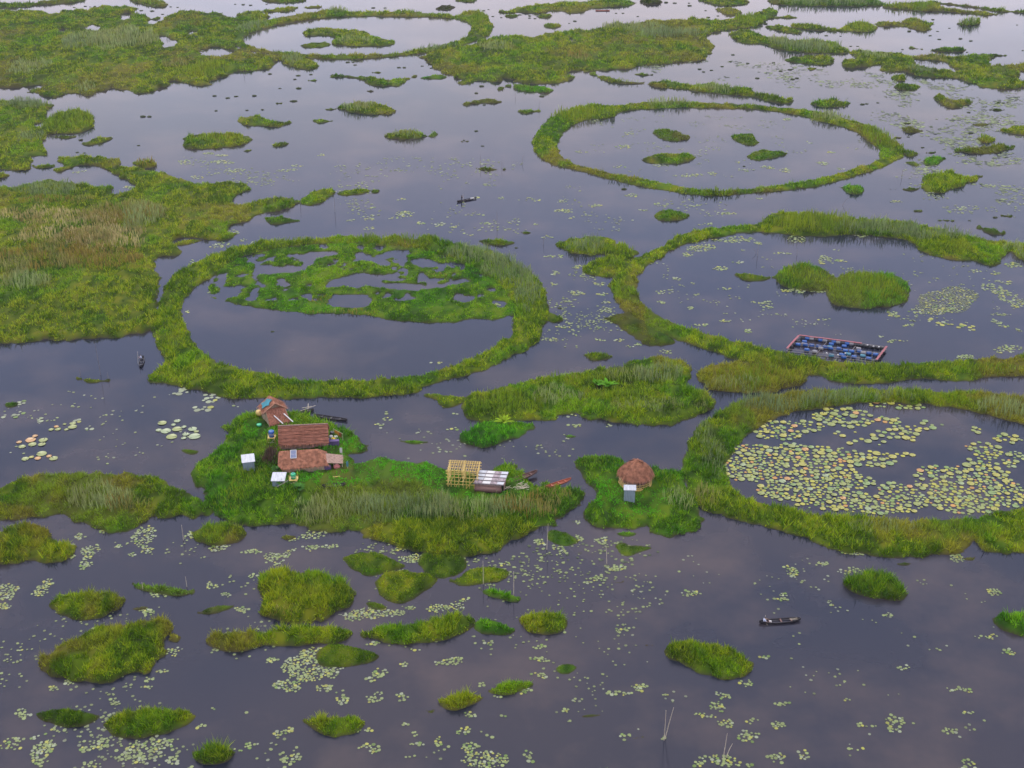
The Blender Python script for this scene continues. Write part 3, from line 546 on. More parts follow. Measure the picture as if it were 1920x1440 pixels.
far('thin dark reed line running to the top right corner', '1740,0 1790,3 1840,10 1890,16 1925,18 1925,24 1880,22 1840,16 1790,10 1750,5', .9, 'd')
far('lone brown bush standing in the top right water', '1798,44 1805,37 1820,34 1834,33 1835,44 1820,48 1804,47', 1.8, 'f', [(1817, 40, 18, 5, 2.6, 'r')])
far('small slim islet below the long reed wall', '1452,32 1470,27 1485,27 1495,33 1480,35 1460,33', .5)
far('hooked islet, left of three in a row at the upper right', '1438,48 1455,42 1475,46 1500,55 1508,59 1500,63 1480,62 1455,56 1442,53', .7)
far('reed topped islet, middle of three in a row at the upper right', '1485,48 1505,43 1525,43 1555,50 1580,50 1600,40 1615,36 1635,42 1643,52 1640,58 1620,60 1590,58 1560,58 1520,57 1500,54', .8, 'f', [(1615, 48, 26, 6, 2.2, 'g')])
far('fish shaped islet, right of three in a row at the upper right', '1642,42 1655,36 1690,39 1700,33 1715,32 1725,37 1740,41 1747,44 1735,50 1745,53 1740,59 1715,57 1710,53 1690,49 1660,49 1645,49', .7)
far('long dark reed island below the row of three', '1363,62 1385,53 1405,53 1425,62 1440,68 1455,66 1480,72 1520,72 1560,76 1580,86 1592,95 1585,100 1560,100 1520,98 1480,96 1455,90 1430,80 1410,82 1390,80 1380,72', .8, 'f', [(1515, 84, 60, 8, 3, 'b'), (1460, 74, 20, 6, 2)])
far('low island right under the long dark reed island', '1470,110 1500,103 1540,101 1558,104 1562,112 1560,120 1540,122 1510,118 1485,116', .6)
far('dark flat islet above the patchy right edge mat', '1744,93 1760,87 1790,85 1811,90 1808,97 1785,98 1755,97', .6, 'd')
far('thin sliver islet right of that flat islet', '1836,100 1860,98 1890,101 1880,106 1855,105', .4, 'd')
far('tiny sliver islet left of the flat one', '1704,88 1718,86 1733,91 1720,93', .3, 'd')
far('islet touching the right edge beside the patchy mat', '1893,120 1905,116 1930,116 1930,134 1905,133 1896,128', .7)
far('shaggy round islet hanging under the patchy mat', '1668,146 1675,138 1690,138 1697,144 1695,152 1680,152', .6)
far('dark oval islet below the shaggy one', '1672,162 1685,155 1710,154 1725,161 1718,169 1695,170', .6, 'd')
far('rounded green islet with a small knob at its upper left', '1753,180 1765,176 1780,182 1805,183 1817,190 1808,198 1785,203 1765,196', .6)
far('low grassy islet just above the right of the upper right ring', '1520,192 1535,185 1560,183 1585,187 1593,194 1580,200 1550,201 1530,198', .7, 'n', [(1560, 192, 30, 4, 1.2, 'g')])
far('thin dark islet at the right below the knobbed one', '1850,204 1865,200 1880,201 1885,206 1870,209', .4, 'd')
far('ragged dark sliver above that thin dark islet', '1865,192 1880,188 1892,190 1885,195', .3, 'd')
far('long bar of grass lying above the upper right ring', '1214,155 1230,150 1260,149 1300,157 1320,153 1345,154 1375,161 1390,159 1405,164 1410,173 1440,173 1470,181 1485,188 1475,194 1450,193 1420,182 1390,178 1350,176 1310,170 1280,166 1240,165 1220,160', .7, 'f', [(1335, 165, 35, 7, 2, 'r'), (1390, 170, 18, 5, 1.4, 'g')])
far('slim dark islet above the left end of that long bar', '1187,138 1200,134 1220,136 1226,140 1205,143', .4, 'd')
far('pointed lobe off the lower right of the top centre mat', '1105,132 1140,142 1170,150 1195,149 1210,152 1205,156 1170,158 1140,152 1115,142', .7, 'f', [(1170, 150, 30, 3, 1.2, 'r')])
far('flat green lobe under the middle of the top centre mat', '950,157 985,157 1020,161 1037,166 1030,172 1000,173 980,170 960,163', .5, 'v')
far('chain islet with a dark left tail, below the farthest ring', '617,140 640,138 660,140 700,140 712,144 728,146 726,152 735,157 725,160 705,161 690,157 688,151 670,148 650,143 630,143', .5, 'd')
far('forked green islet right of the chain islet', '726,150 745,142 768,142 784,141 768,147 757,156 745,163 735,158', .5)
far('green islet at the left tip of the top centre mat', '788,144 805,138 830,136 838,143 830,148 810,149 795,147', .5, 'v')
far('small bushy dot under the top centre mat', '930,164 937,159 945,161 944,167 936,171', .6)
far('winged dark green islet below the top centre mat', '868,194 890,187 905,182 925,183 940,189 932,194 910,193 885,195', .5, 'd')
far('wedge shaped islet between poles below the top centre mat', '970,206 985,202 1005,203 1015,206 1000,210 985,215 976,210', .5)
far('dark dome on the water below the farthest ring', '695,135 703,130 713,131 717,136 708,138', .5, 'd')
far('dark weed tuft under the chain islet', '686,170 694,165 702,168 698,174', .4, 'k')
far('small dark oval right of the left bulging lobe', '575,149 585,145 595,146 595,151 585,153', .5, 'd')
far('reed topped island left of the upper centre', '634,201 650,192 672,188 700,190 725,194 738,208 730,214 700,213 670,212 650,206', .7, 'f', [(670, 198, 30, 7, 2, 'r'), (710, 204, 24, 6, .9, 'g')])
far('short dark islet left of the reed topped island', '609,204 618,199 630,201 630,205 618,207', .4, 'd')
far('tiny round islet beyond the forked flat island', '515,192 523,188 531,191 524,195', .5, 'd')
far('forked flat island left of the upper centre', '450,220 465,215 485,217 500,223 520,224 545,227 535,234 510,238 490,234 462,236 455,227', .5)
far('small wedge islet right of the forked flat island', '585,224 600,219 615,221 628,225 610,230 595,231', .4)
far('double tiered island with a reed crest, upper left water', '345,258 360,250 400,247 440,246 465,252 468,263 455,271 420,276 380,279 352,278 352,268', .7, 'f', [(410, 256, 50, 6, 2, 'g')])
far('little dot islet off the right end of the double tiered island', '455,281 463,276 471,279 468,284 458,285', .4, 'd')
far('plump small islet right of the double tiered island', '508,271 520,263 540,264 543,269 530,274 515,276', .5)
far('spiky reed island with a tail, centre of the upper water', '722,252 735,244 760,240 785,243 792,248 812,249 814,254 790,257 770,262 740,260 725,257', .7, 'f', [(760, 250, 28, 6, 2, 'b')])
far('tiny brown slab right of the spiky reed island', '864,263 866,261 878,261 879,265 866,266', .3, 'y')
far('plank like grass strip moored between four poles, upper centre', '890,312 900,309 930,311 949,313 948,318 925,320 900,319', .5, 'd')
far('tall bush at the shore of the left edge mat', '78,237 90,222 105,215 115,207 140,202 160,209 168,224 172,236 160,243 140,250 115,248 90,250 80,246', .9, 'f', [(125, 226, 45, 18, 2.4, 'g')])
far('flat bar under the tall shore bush', '100,254 115,251 140,251 144,255 130,260 110,259', .4)
far('pointed islet right of the flat bar', '156,269 165,261 180,255 200,254 209,258 200,264 180,270 165,273', .5)
far('tiny bush between the flat bar and the pointed islet', '146,260 150,257 155,259 154,262 148,263', .5, 'k')
far('leaf shaped islet between the left edge mat and the meadow', '60,310 75,306 90,305 103,309 95,314 70,316', .4)
far('green block at the left edge below the left edge mat', '-20,324 0,321 17,323 18,329 5,334 -20,335', .5)
far('flat lobe at the lower tip of the left edge mat', '10,314 30,309 50,308 55,314 45,319 25,319', .4)
far('brown reed tuft on the far shore of the left meadow', '250,306 255,298 270,296 285,298 292,308 285,314 265,315', 1.2, 'y', [(270, 306, 22, 6, 2, 'o')])
far('islet hugging the right tip of the upper right ring', '1690,281 1705,277 1722,285 1715,292 1700,295', .6, 'd')
far('dark oval islet a little right of that ring tip', '1735,284 1745,279 1755,282 1752,287 1740,288', .5, 'd')
far('forked green islet right of the upper right ring', '1736,309 1738,294 1757,288 1775,295 1760,301 1755,310', .6, 'v')
far('ragged weed islet under the right tip of the upper right ring', '1698,302 1712,299 1724,306 1722,313 1708,309', .3, 'w')
far('shield shaped green island right of the upper right ring', '1730,348 1735,328 1760,318 1795,316 1815,327 1830,334 1800,346 1775,358 1750,362 1738,359', .9, 'n', [(1755, 335, 20, 12, 1.0, 'y')])
far('small oval islet left of the shield shaped island', '1692,353 1705,347 1723,350 1720,357 1700,358', .4)
far('dark oval spot left of that small oval islet', '1667,352 1673,349 1682,351 1680,355 1670,355', .3, 'k')
far('dark oval spot off the right point of the shield shaped island', '1828,328 1836,325 1844,328 1838,332', .4, 'd')
far('wedge islet under the right of the upper right ring', '1568,347 1590,342 1610,344 1618,353 1612,363 1595,363 1583,356', .6, 'v')
far('long ragged island at the right edge zone with a round tuft behind it', '1790,281 1810,274 1840,272 1870,266 1905,274 1880,282 1850,290 1810,286', .6, 'd')
far('round spiky tuft behind the long ragged island', '1834,260 1840,253 1852,250 1864,255 1864,264 1850,268 1838,266', 1.0, 'y', [(1849, 258, 14, 6, 1.4, 'y')])
far('dark cap islet above the round spiky tuft', '1823,232 1835,226 1850,226 1855,233 1845,237 1830,236', .6, 'd')
far('grass island cut by the right edge, level with the upper right ring', '1878,241 1900,233 1930,229 1930,253 1900,250 1885,246', .7)
far('two humped islet right of the upper right ring', '1694,236 1710,235 1730,242 1725,248 1705,250 1695,247', .6, 'd')
far('small dark oval above the two humped islet', '1691,230 1700,226 1709,229 1705,232', .4, 'd')
far('small dark oval below the two humped islet', '1676,256 1684,253 1692,256 1686,259', .4, 'd')
far('moss islet above the reeds of the right hand ring', '1757,412 1770,406 1785,408 1792,413 1775,415', .4, 'd')
far('slanting moss islet near the right edge above the right hand ring', '1830,422 1845,423 1870,430 1887,435 1870,440 1850,435', .4, 'd')
far('dark sliver right of the wedge islet, over the right hand ring', '1712,394 1722,391 1731,394 1722,396', .2, 'd')
far('thin dark sliver near the right edge above the slanting moss islet', '1873,402 1885,400 1900,404 1888,406', .2, 'd')
far('round tuft right under the long dark reed island', '1513,126 1518,121 1527,121 1531,127 1526,132 1517,131', .9, 'y')
far('double block of weed on poles on the left water', '143,706 150,703 170,705 200,707 207,711 195,714 178,718 162,717 155,711 145,709', .4, 'o' if False else 'y', rough=.4)

# ---- specks
SPK = '''139,14 160,12 169,13 178,12 265,20 285,21 320,13 333,14 305,27 268,29 506,139 553,149 559,142 583,140 525,166 560,166 477,180 402,180 427,184 443,181 492,206 463,207 405,208
652,117 666,122 662,117 748,127 758,127 547,190 552,190 907,20 916,18 924,31 940,33 975,28 993,30 993,34 1003,35 1067,44 1078,40 1016,181 908,197 893,175 903,162 792,124 808,128 1249,5 1265,6 1292,6 1293,11 1323,20 1328,33 1346,30
1168,25 1196,31 1155,25 1428,50 1435,45 1354,125 1334,132 1369,116 1402,119 1450,118 1464,134 1486,130 1481,131 1312,130 1319,135 1374,103 1486,149 1494,147 1420,147 1549,67 1576,68 1595,87 1608,87 1705,59 1749,37 1780,53 1758,59 1761,74 1801,73
1820,77 1907,47 1744,67 1922,62 1918,95 1692,93 1813,98 1617,196 1625,195 1646,193 1816,211 145,286 260,273 158,287 268,219 280,219 893,246 905,274 511,622 968,465 1049,578 1395,312 1820,250 1703,257 1730,277 1755,372 1818,414 1866,408 1600,330
1170,355 870,263 560,30 470,10 456,9 441,8 500,8 722,15 700,15 840,30 1095,6 1105,3'''.split()
sb = {}
for i, s_ in enumerate(SPK):
    px, py = [float(a) for a in s_.split(',')]
    p = at(px, py)
    if i % 5 not in sb:
        v = []; f = []; n = 10
        rr = np.random.default_rng(i)
        for ring, (rad, z) in enumerate(((1.0, -.1), (.95, .16), (.6, .38), (.2, .42))):
            for k in range(n):
                t = 2 * PI * k / n; q = rad * rr.uniform(.75, 1.2)
                v.append((q * math.cos(t), q * .75 * math.sin(t), z * rr.uniform(.6, 1.3)))
        for ring in range(3):
            for k in range(n): f.append((ring * n + k, ring * n + (k + 1) % n, (ring + 1) * n + (k + 1) % n, (ring + 1) * n + k))
        f.append(tuple(range(3 * n, 4 * n)))
        v = np.array(v); body = np_mesh('weed_clump', v, [np.array(f[:-1]), np.array([f[-1]])], np.tile(np.array((.035, .045, .018)), (len(v), 1)))
        nb = 60; a = rr.uniform(0, 2 * PI, nb); rd = np.sqrt(rr.random(nb)) * .9
        P = np.stack([rd * np.cos(a), rd * .7 * np.sin(a), np.full(nb, .15)], 1)
        bv, bf, bk = blades(P, rr.uniform(.3, .7, nb), np.full(nb, .25), rr.uniform(.3, .9, nb), np.tile(np.array((.05, .07, .018)), (nb, 1)) * rr.uniform(.5, 1.5, nb)[:, None], 2)
        V2 = np.concatenate([v, bv]); F2 = [np.array(f[:-1]), np.array([f[-1]]), bf[0] + len(v)]
        sb[i % 5] = np_mesh('weed_clump', V2, F2, np.concatenate([np.tile(np.array((.035, .045, .018)), (len(v), 1)), bk]))
        sb[i % 5].materials.append(M['mat'])
    o = bpy.data.objects.new('weed_clump', sb[i % 5]); C.objects.link(o)
    k = random.uniform(.5, 1.05) * (1.0 if py < 250 else .75)
    o.location = p; o.rotation_euler = (0, 0, random.uniform(-.4, .4)); o.scale = (k, k * random.uniform(.8, 1.3), k * random.uniform(.5, .8))
    tag(o, 'tiny dark clump of weed floating alone on open water', 'weed clump', 'tiny dark weed clumps')
# ------------------------------------------------------------------ lily leaves
PADC = {'p': (0.132, 0.168, 0.056), 'y': (0.198, 0.205, 0.033), 'w': (0.158, 0.185, 0.112), 'g': (0.079, 0.132, 0.020), 'o': (0.264, 0.152, 0.059), 'd': (.035, .055, .015), 'k': (0.073, 0.086, 0.036)}
PADC = {k: np.array(v) for k, v in PADC.items()}
padP, padR, padC = [], [], []
def scatter_pads(cx, cy, w, h, size, fill, tint, grid):
    n0 = max(1, int(rng.integers(2, 6)))
    p0 = at(cx, cy); sx = float(at(cx + w / 2, cy)[0] - p0[0]); sy = float(at(cx, cy - h / 2)[1] - p0[1])
    D = depth(float(p0[1])); size = size * (1 if D < 260 else (D / 260) ** .55)
    n = max(2, int(fill * PI * sx * sy / (PI * size * size * .25)))
    sub = [(rng.uniform(-.6, .6), rng.uniform(-.6, .6), rng.uniform(.35, .75)) for _ in range(n0)]
    for i in range(n):
        for tr in range(6):
            a, b, r = sub[rng.integers(n0)]
            t = rng.uniform(0, 2 * PI); q = math.sqrt(rng.random()) * r
            u, v = a + q * math.cos(t), b + q * math.sin(t)
            if fill > .4 and n > 60: u, v = math.sqrt(rng.random()) * math.cos(t), math.sqrt(rng.random()) * math.sin(t)
            x, y = p0[0] + u * sx, p0[1] + v * sy; rr = size / 2 * rng.uniform(.55, 1.25)
            key = (int(x // 2), int(y // 2)); ok = True
            for gx in (-1, 0, 1):
                for gy in (-1, 0, 1):
                    for ox, oy, orr in grid.get((key[0] + gx, key[1] + gy), ()):
                        if (ox - x) ** 2 + (oy - y) ** 2 < ((orr + rr) * .78) ** 2: ok = False; break
            if ok: break
        if not ok: continue
        grid.setdefault(key, []).append((x, y, rr))
        padP.append((x, y)); padR.append(rr)
        c = PADC[tint]; m = rng.random()
        if m < .15: c = PADC['y']
        elif m < .27: c = PADC['w']
        elif m < .36: c = PADC['g']
        padC.append(c * rng.uniform(.75, 1.2))
GR = {}
def L(s, size=.42, fill=.5, tint='p'):
    for t in s.split(): scatter_pads(*[float(a) for a in t.split(',')], size, fill, tint, GR)
L('''10,1110,44,32 12,1137,38,20 70,1112,34,14 88,1100,34,30 270,1005,45,40 275,1030,38,16 165,1037,42,32 160,1062,24,22 220,1025,20,12 245,1040,22,10 130,1043,25,10 150,1010,24,22 195,997,22,8 355,1005,26,16 415,1027,42,16 470,1033,58,12 520,1045,52,26
550,1030,20,10 580,1028,38,12 620,1027,34,12 595,1002,52,16 550,1012,26,10 300,1115,32,15 277,1150,36,18 325,1222,42,20 310,1255,36,15 280,1274,22,8 278,1288,20,10 130,1280,22,16 100,1290,26,15 40,1220,18,8 210,1315,30,14 45,1340,42,18 400,1097,32,16
420,1115,26,12 448,1143,36,16 470,1080,30,8 25,1393,46,24 85,1405,54,50 100,1370,26,12 75,1425,42,20 155,1407,28,12 197,1395,44,24 175,1432,38,16 245,1405,36,22 260,1425,52,22 300,1405,58,40 330,1425,42,22 377,1363,26,14 445,1405,20,8 465,1400,24,16 535,1375,46,30
545,1425,56,22 360,1440,20,8 505,1240,30,16 540,1287,76,26 600,1290,48,20 575,1222,66,16 640,1310,28,28 620,1265,30,18 778,1217,16,8 760,1246,28,10 703,1266,46,24 755,1305,30,16 703,1308,34,24 690,1400,32,16 703,1407,26,14 760,1359,24,8 790,1394,55,10
825,1392,24,26 778,1378,20,12 760,1419,20,7 875,1371,46,14 880,1342,28,18 875,1402,46,22 917,1382,14,6 990,1420,20,26 940,1343,20,8 675,1370,46,12 640,1376,16,8 920,1204,24,12 1010,1214,26,10 1005,1235,52,14 1015,1268,36,12 978,1298,38,14 930,1306,28,9
905,1282,26,10 1060,1333,30,10 700,1207,32,9 800,1203,42,8 845,1240,56,24 820,1242,34,10 745,1030,22,14 945,1058,22,8 870,1125,26,9 1055,1185,18,8 1165,1182,36,11 1293,1115,40,14 1460,1118,36,14 1430,1231,30,7 1400,1280,30,15 1360,1304,36,14 1350,1325,46,22 1320,1343,38,14
1355,1356,42,16 1403,1380,50,22 1411,1353,30,11 1466,1320,40,12 1462,1360,34,20 1345,1425,88,24 1456,1420,38,20 1505,1416,32,16 1403,1436,18,10 1588,1313,20,7 1615,1360,20,10 1637,1361,22,11 1683,1355,36,34 1605,1406,26,8 1785,1292,28,10 1808,1296,30,12 1812,1338,26,9
1783,1370,32,15 1810,1436,34,22 1692,1252,32,9 1662,1152,22,12 1556,1130,18,12 1862,1112,30,26 1860,1195,28,12 1835,1193,20,8 1887,1222,26,14 1160,1299,58,11 1207,1290,42,17 1248,1304,26,6 1170,1380,24,8 1245,1383,20,8 1155,1066,42,18 1120,1085,34,14 1103,1093,18,9
1010,1018,24,20 1050,1028,36,9 1088,1008,16,14 1130,1015,30,14 1083,980,12,10 1485,1070,26,28 1543,1055,30,12 1605,1040,58,14 1795,1040,42,28 1590,1073,40,14 720,1032,16,8 400,1330,8,4 1310,1432,30,14''', .44, .66)
L('580,1250,104,56 700,1150,96,20 760,1145,48,18 820,1138,56,18 860,1137,30,14 910,1425,92,32 780,1018,46,26 775,1045,50,20 655,1160,40,14', .40, .75)
L('640,1240,50,30 85,1402,40,20 70,1380,26,14 620,1212,30,12 650,1152,30,10', .36, .3, 'w')
L('340,735,52,18 388,746,56,20 388,766,44,18', 1.15, .62, 'w')
L('68,789,24,9 37,778,22,10 40,754,24,8 4,782,12,8 145,790,20,8 165,806,26,10', .75, .6, 'w')
L('728,775,16,9 726,785,26,10 715,798,32,9 855,778,14,6 850,805,26,9 1080,798,34,8 1145,799,16,8 1070,780,20,6 1280,775,22,6 815,681,34,4 925,570,30,6 905,576,16,4 398,546,16,8 352,585,8,10 440,762,16,5', .6, .45)
L('''1042,483,40,8 1042,513,22,9 1038,534,18,7 1070,549,46,9 1120,533,26,10 1125,550,32,7 1138,567,14,5 1140,582,36,9 1080,500,28,11 1055,613,34,8 1120,614,18,6 1030,636,28,14 1080,628,14,7 1125,637,20,8 1160,637,26,8 1190,647,36,7 1248,656,24,11 1145,600,20,6
1310,468,58,16 1380,450,80,12 1420,455,30,10 1285,480,22,14 1390,468,16,5 1495,448,50,12 1570,436,26,7 1612,441,30,8 1470,474,42,6 1383,492,26,6 1347,505,38,10 1545,488,30,18 1575,490,26,8 1570,469,18,5 1358,542,26,6 1432,567,46,9 1442,575,32,7 1490,543,52,10 1535,546,30,6
1290,578,20,8 1357,601,32,6 1398,621,28,7 1315,610,38,6 1544,600,26,6 1670,590,30,16 1703,611,26,8 1650,632,20,6 1675,641,24,8 1720,585,30,9 1850,545,60,20 1895,560,44,34 1880,590,42,8 1868,603,30,8 1885,610,30,6 1900,500,42,14 1865,513,26,8 1830,507,24,8 1895,530,36,8
1910,620,24,8 1890,655,72,14 1810,668,62,11 1243,566,26,8 1265,520,24,10 1240,548,20,8 1400,517,30,8 1490,545,40,8 1780,582,60,10 1690,640,24,6''', .6, .5)
L('1770,566,96,40 1800,552,70,30 1745,580,60,22', .5, .8, 'k')
L('1768,606,46,11 1815,614,54,12 1828,620,20,6 1745,600,30,8', 1.1, .55, 'y')
L('''655,413,22,6 700,411,32,6 758,402,56,13 740,408,24,8 795,418,32,8 820,421,26,6 848,427,32,7 907,419,38,6 695,428,26,7 880,440,20,5 753,374,28,4 693,390,22,5 890,370,26,6 945,371,22,5 990,373,26,4 1010,375,24,5 1055,378,30,7 1120,386,42,7 1050,395,32,6 1100,403,20,6
1055,395,34,7 1070,409,20,5 1000,421,22,6 970,411,18,5 1025,445,26,9 1180,367,32,5 1190,366,26,7 1230,381,22,5 1205,395,22,5 905,402,18,4 1300,385,30,5 1360,400,40,6 1320,420,30,6 1420,372,22,6 1680,378,30,6 1800,390,30,6 1780,396,26,5 1440,313,32,8 1475,318,32,10 1335,325,22,9 1300,330,52,9
1550,308,34,12 1575,315,22,6 1470,223,28,7 1530,226,22,6 1115,223,36,7 1180,250,22,8 1170,275,42,8 1380,304,16,4 1240,310,30,7 1160,313,22,5 1400,320,32,6 1090,285,22,6 1520,267,16,4 1560,285,22,5 345,305,40,8 420,303,52,12 400,290,60,8 440,320,42,7 540,320,42,8 560,310,22,6 370,333,32,6
420,345,42,6 600,290,22,5 150,322,24,6 240,350,26,8 475,455,14,5 430,436,46,10 415,460,40,12 455,450,24,6 360,490,20,6 270,482,40,6''', .6, .42)
def field(poly, n, size, tint):
    q = to_lake(P_(poly), 0, False); lo = q.min(0); hi = q.max(0); c = 0
    while c < n:
        x, y = rng.uniform(lo[0], hi[0]), rng.uniform(lo[1], hi[1])
        if fbm(x / 9, y / 14, 51, 3) < .5 or sdf(np.array([x]), np.array([y]), [q])[0] < 0: c += .25; continue
        for _ in range(int(rng.integers(1, 6))):
            padP.append((x + rng.normal(0, 1.2), y + rng.normal(0, 1.0))); padR.append(size * rng.uniform(.5, 1.2) / 2); padC.append(PADC['p' if rng.random() < .6 else tint] * rng.uniform(.5, 1.0))
        c += 1
field('1560,130 1660,140 1820,165 1925,170 1925,260 1700,245 1620,215 1600,160', 520, .8, 'k')
field('1560,130 1660,140 1820,165 1925,170 1925,400 1760,380 1700,260 1600,160', 480, 1.3, 'd')
field('1180,108 1330,112 1560,125 1600,170 1400,160 1230,140', 90, 1.3, 'd')
field('1700,255 1925,265 1925,420 1760,400 1690,330', 260, .75, 'w')
field('560,290 1000,300 1020,340 1260,375 1420,385 1250,430 1000,440 700,430 640,380', 300, .7, 'w')
field('330,280 480,290 640,310 560,345 420,350', 120, .7, 'p')
field('1330,110 1560,125 1640,200 1500,170', 100, .7, 'k')
field('1040,500 1140,520 1160,640 1040,660', 60, .55, 'p')
field('0,1000 480,1010 500,1440 0,1440', 200, .42, 'p')
field('0,1330 520,1340 700,1440 0,1440', 90, .44, 'w')
field('640,1000 1000,1030 1220,1010 1200,1060 980,1100 640,1090', 90, .5, 'd')
field('640,1000 1000,1030 1220,1010 1200,1060 980,1100 640,1090', 60, .42, 'p')
field('480,1000 1000,1010 1260,1050 1050,1440 480,1440', 150, .4, 'p')
field('1100,1000 1920,1060 1920,1440 1050,1440', 70, .4, 'w')
field('1200,470 1500,440 1900,500 1900,650 1500,620 1220,580', 110, .55, 'w')
field('1000,430 1160,480 1150,560 1240,660 1010,660', 110, .5, 'p')
field('0,720 400,720 380,860 0,880', 40, .5, 'w')
field('640,770 1080,800 1090,880 700,850', 30, .5, 'w')
field('1050,210 1600,225 1640,300 1300,345 1080,300', 130, .65, 'w')

def pad_verts(r, n=12, notch=.35, rim=.02, a0=0):
    vs = [(0, 0, 0)]
    for k in range(n + 1):
        t = a0 + notch / 2 + (2 * PI - notch) * k / n
        vs.append((r * math.cos(t), r * math.sin(t), rim))
    return vs
padR = np.array(padR); padP = np.array(padP); padC = np.array(padC)
n = len(padR); kk = 9
ang = rng.uniform(0, 2 * PI, n); V = np.zeros((n, kk, 3)); tilt = rng.normal(0, .05, (n, 2))
for k in range(kk):
    t = ang + .2 + (2 * PI - .4) * k / (kk - 1); r = padR * rng.uniform(.88, 1.08, n)
    V[:, k, 0] = padP[:, 0] + r * np.cos(t); V[:, k, 1] = padP[:, 1] + r * np.sin(t)
    V[:, k, 2] = .035 + np.maximum(-.01, (np.cos(t) * tilt[:, 0] + np.sin(t) * tilt[:, 1]) * padR) + rng.uniform(0, .012, n)
F = np.arange(n * kk).reshape(n, kk)
tag(link_mesh('lily_leaves', np_mesh('lily_leaves', V.reshape(-1, 3), [F], np.repeat(padC, kk, 0)), M['pad']), 'many small pale green lily leaves scattered in loose patches over the lake', 'lily leaves', None, 'stuff')

# the big round leaves of the lower right pond and of the left water: every leaf a thing
bigs = []
def big_patch(cx, cy, w, h, n, size, grid, grp):
    p0 = at(cx, cy); sx = float(at(cx + w / 2, cy)[0] - p0[0]); sy = float(at(cx, cy - h / 2)[1] - p0[1])
    for i in range(n):
        for tr in range(12):
            t = rng.uniform(0, 2 * PI); q = math.sqrt(rng.random())
            x, y = p0[0] + q * math.cos(t) * sx, p0[1] + q * math.sin(t) * sy; r = size / 2 * rng.uniform(.45, 1.35)
            key = (int(x // 3), int(y // 3)); ok = True
            for gx in (-1, 0, 1):
                for gy in (-1, 0, 1):
                    for ox, oy, orr in grid.get((key[0] + gx, key[1] + gy), ()):
                        if (ox - x) ** 2 + (oy - y) ** 2 < ((orr + r) * .97) ** 2: ok = False
            if ok: break
        if ok: grid.setdefault(key, []).append((x, y, r)); bigs.append((x, y, r, grp))
GB = {}
for q in ((320, 800, 50, 22, 7, 1.7), (345, 812, 60, 24, 8, 1.9)): big_patch(*q, GB, 'A')
for q in ((53, 830, 62, 26, 9, 1.9), (75, 858, 62, 18, 6, 1.8), (103, 803, 22, 9, 3, 1.3), (127, 800, 24, 14, 4, 1.4)): big_patch(*q, GB, 'B')
for q in ((1440, 800, 90, 26, 30, .9), (1500, 800, 90, 20, 20, 1.0), (1620, 820, 120, 30, 16, 1.1), (1740, 800, 60, 20, 8, 1.1), (1600, 945, 240, 30, 60, .9), (1860, 865, 90, 40, 30, .95), (1585, 783, 120, 35, 71, 1.22), (1650, 758, 51, 10, 13, 1.17), (1705, 763, 56, 10, 14, 1.08), (1690, 812, 73, 30, 22, 1.17), (1665, 788, 44, 17, 11, 1.08), (1460, 815, 89, 20, 36, 0.99), (1420, 855, 123, 42, 109, 0.95), (1490, 845, 78, 27, 46, 1.08), (1550, 858, 145, 42, 95, 1.08),
          (1640, 860, 78, 30, 33, 1.35), (1400, 882, 94, 42, 122, 0.90), (1520, 892, 190, 62, 203, 0.95), (1480, 920, 123, 37, 95, 0.90), (1580, 903, 123, 30, 68, 1.03), (1565, 935, 145, 35, 95, 0.99), (1690, 932, 94, 55, 95, 0.90), (1650, 950, 112, 27, 68, 0.95),
          (1775, 910, 123, 75, 136, 0.95), (1805, 938, 134, 50, 122, 0.95), (1870, 920, 100, 62, 95, 0.99), (1840, 885, 100, 32, 49, 1.17), (1845, 842, 67, 27, 30, 0.99), (1828, 806, 22, 11, 6, 1.08), (1890, 822, 56, 17, 19, 0.99), (1905, 855, 33, 17, 11, 0.99), (1693, 853, 38, 5, 5, 0.99)): big_patch(*q, GB, 'E')
bigs.sort(key=lambda b: -(b[2] / depth(b[1]) + (10 if b[3] != 'E' else 0)))
padmats = {}
for nm, cc in (('pale', (0.150, 0.178, 0.036)), ('yellow', (0.215, 0.210, 0.026)), ('green', (0.112, 0.171, 0.042)), ('orange', (0.294, 0.161, 0.042)), ('grey', (0.164, 0.210, 0.098))):
    padmats[nm] = plain('leaf_' + nm, cc, .4, .18, 2.5)
padme = {}
for nm in padmats:
    for k in range(3):
        m_ = MB(); vs = []; rr = np.random.default_rng(k)
        nn = 16; vs = [(0, 0, .015)]
        for j in range(nn + 1):
            t = .12 + (2 * PI - .24) * j / nn; q = rr.uniform(.95, 1.04)
            vs.append((.8 * q * math.cos(t), .8 * q * math.sin(t), .02))
        for j in range(nn + 1):
            t = .12 + (2 * PI - .24) * j / nn; q = rr.uniform(.95, 1.04)
            vs.append((q * math.cos(t), q * math.sin(t), rr.uniform(.03, .10)))
        fs = [(0, 1 + j, 2 + j) for j in range(nn)] + [(1 + j, nn + 2 + j, nn + 3 + j, 2 + j) for j in range(nn)]
        me = bpy.data.meshes.new('lily_leaf'); me.from_pydata(vs, [], fs); me.materials.append(padmats[nm]); me.shade_smooth(); padme[nm, k] = me
LBL = {'pale': 'large round pale green lily leaf among hundreds on the pond of the lower right ring',
       'yellow': 'large round yellow lily leaf among hundreds on the pond of the lower right ring',
       'green': 'large round mid green lily leaf among hundreds on the pond of the lower right ring',
       'orange': 'large round withered orange lily leaf on the pond of the lower right ring',
       'grey': 'large round greyish green lily leaf on the pond of the lower right ring'}
restP = []
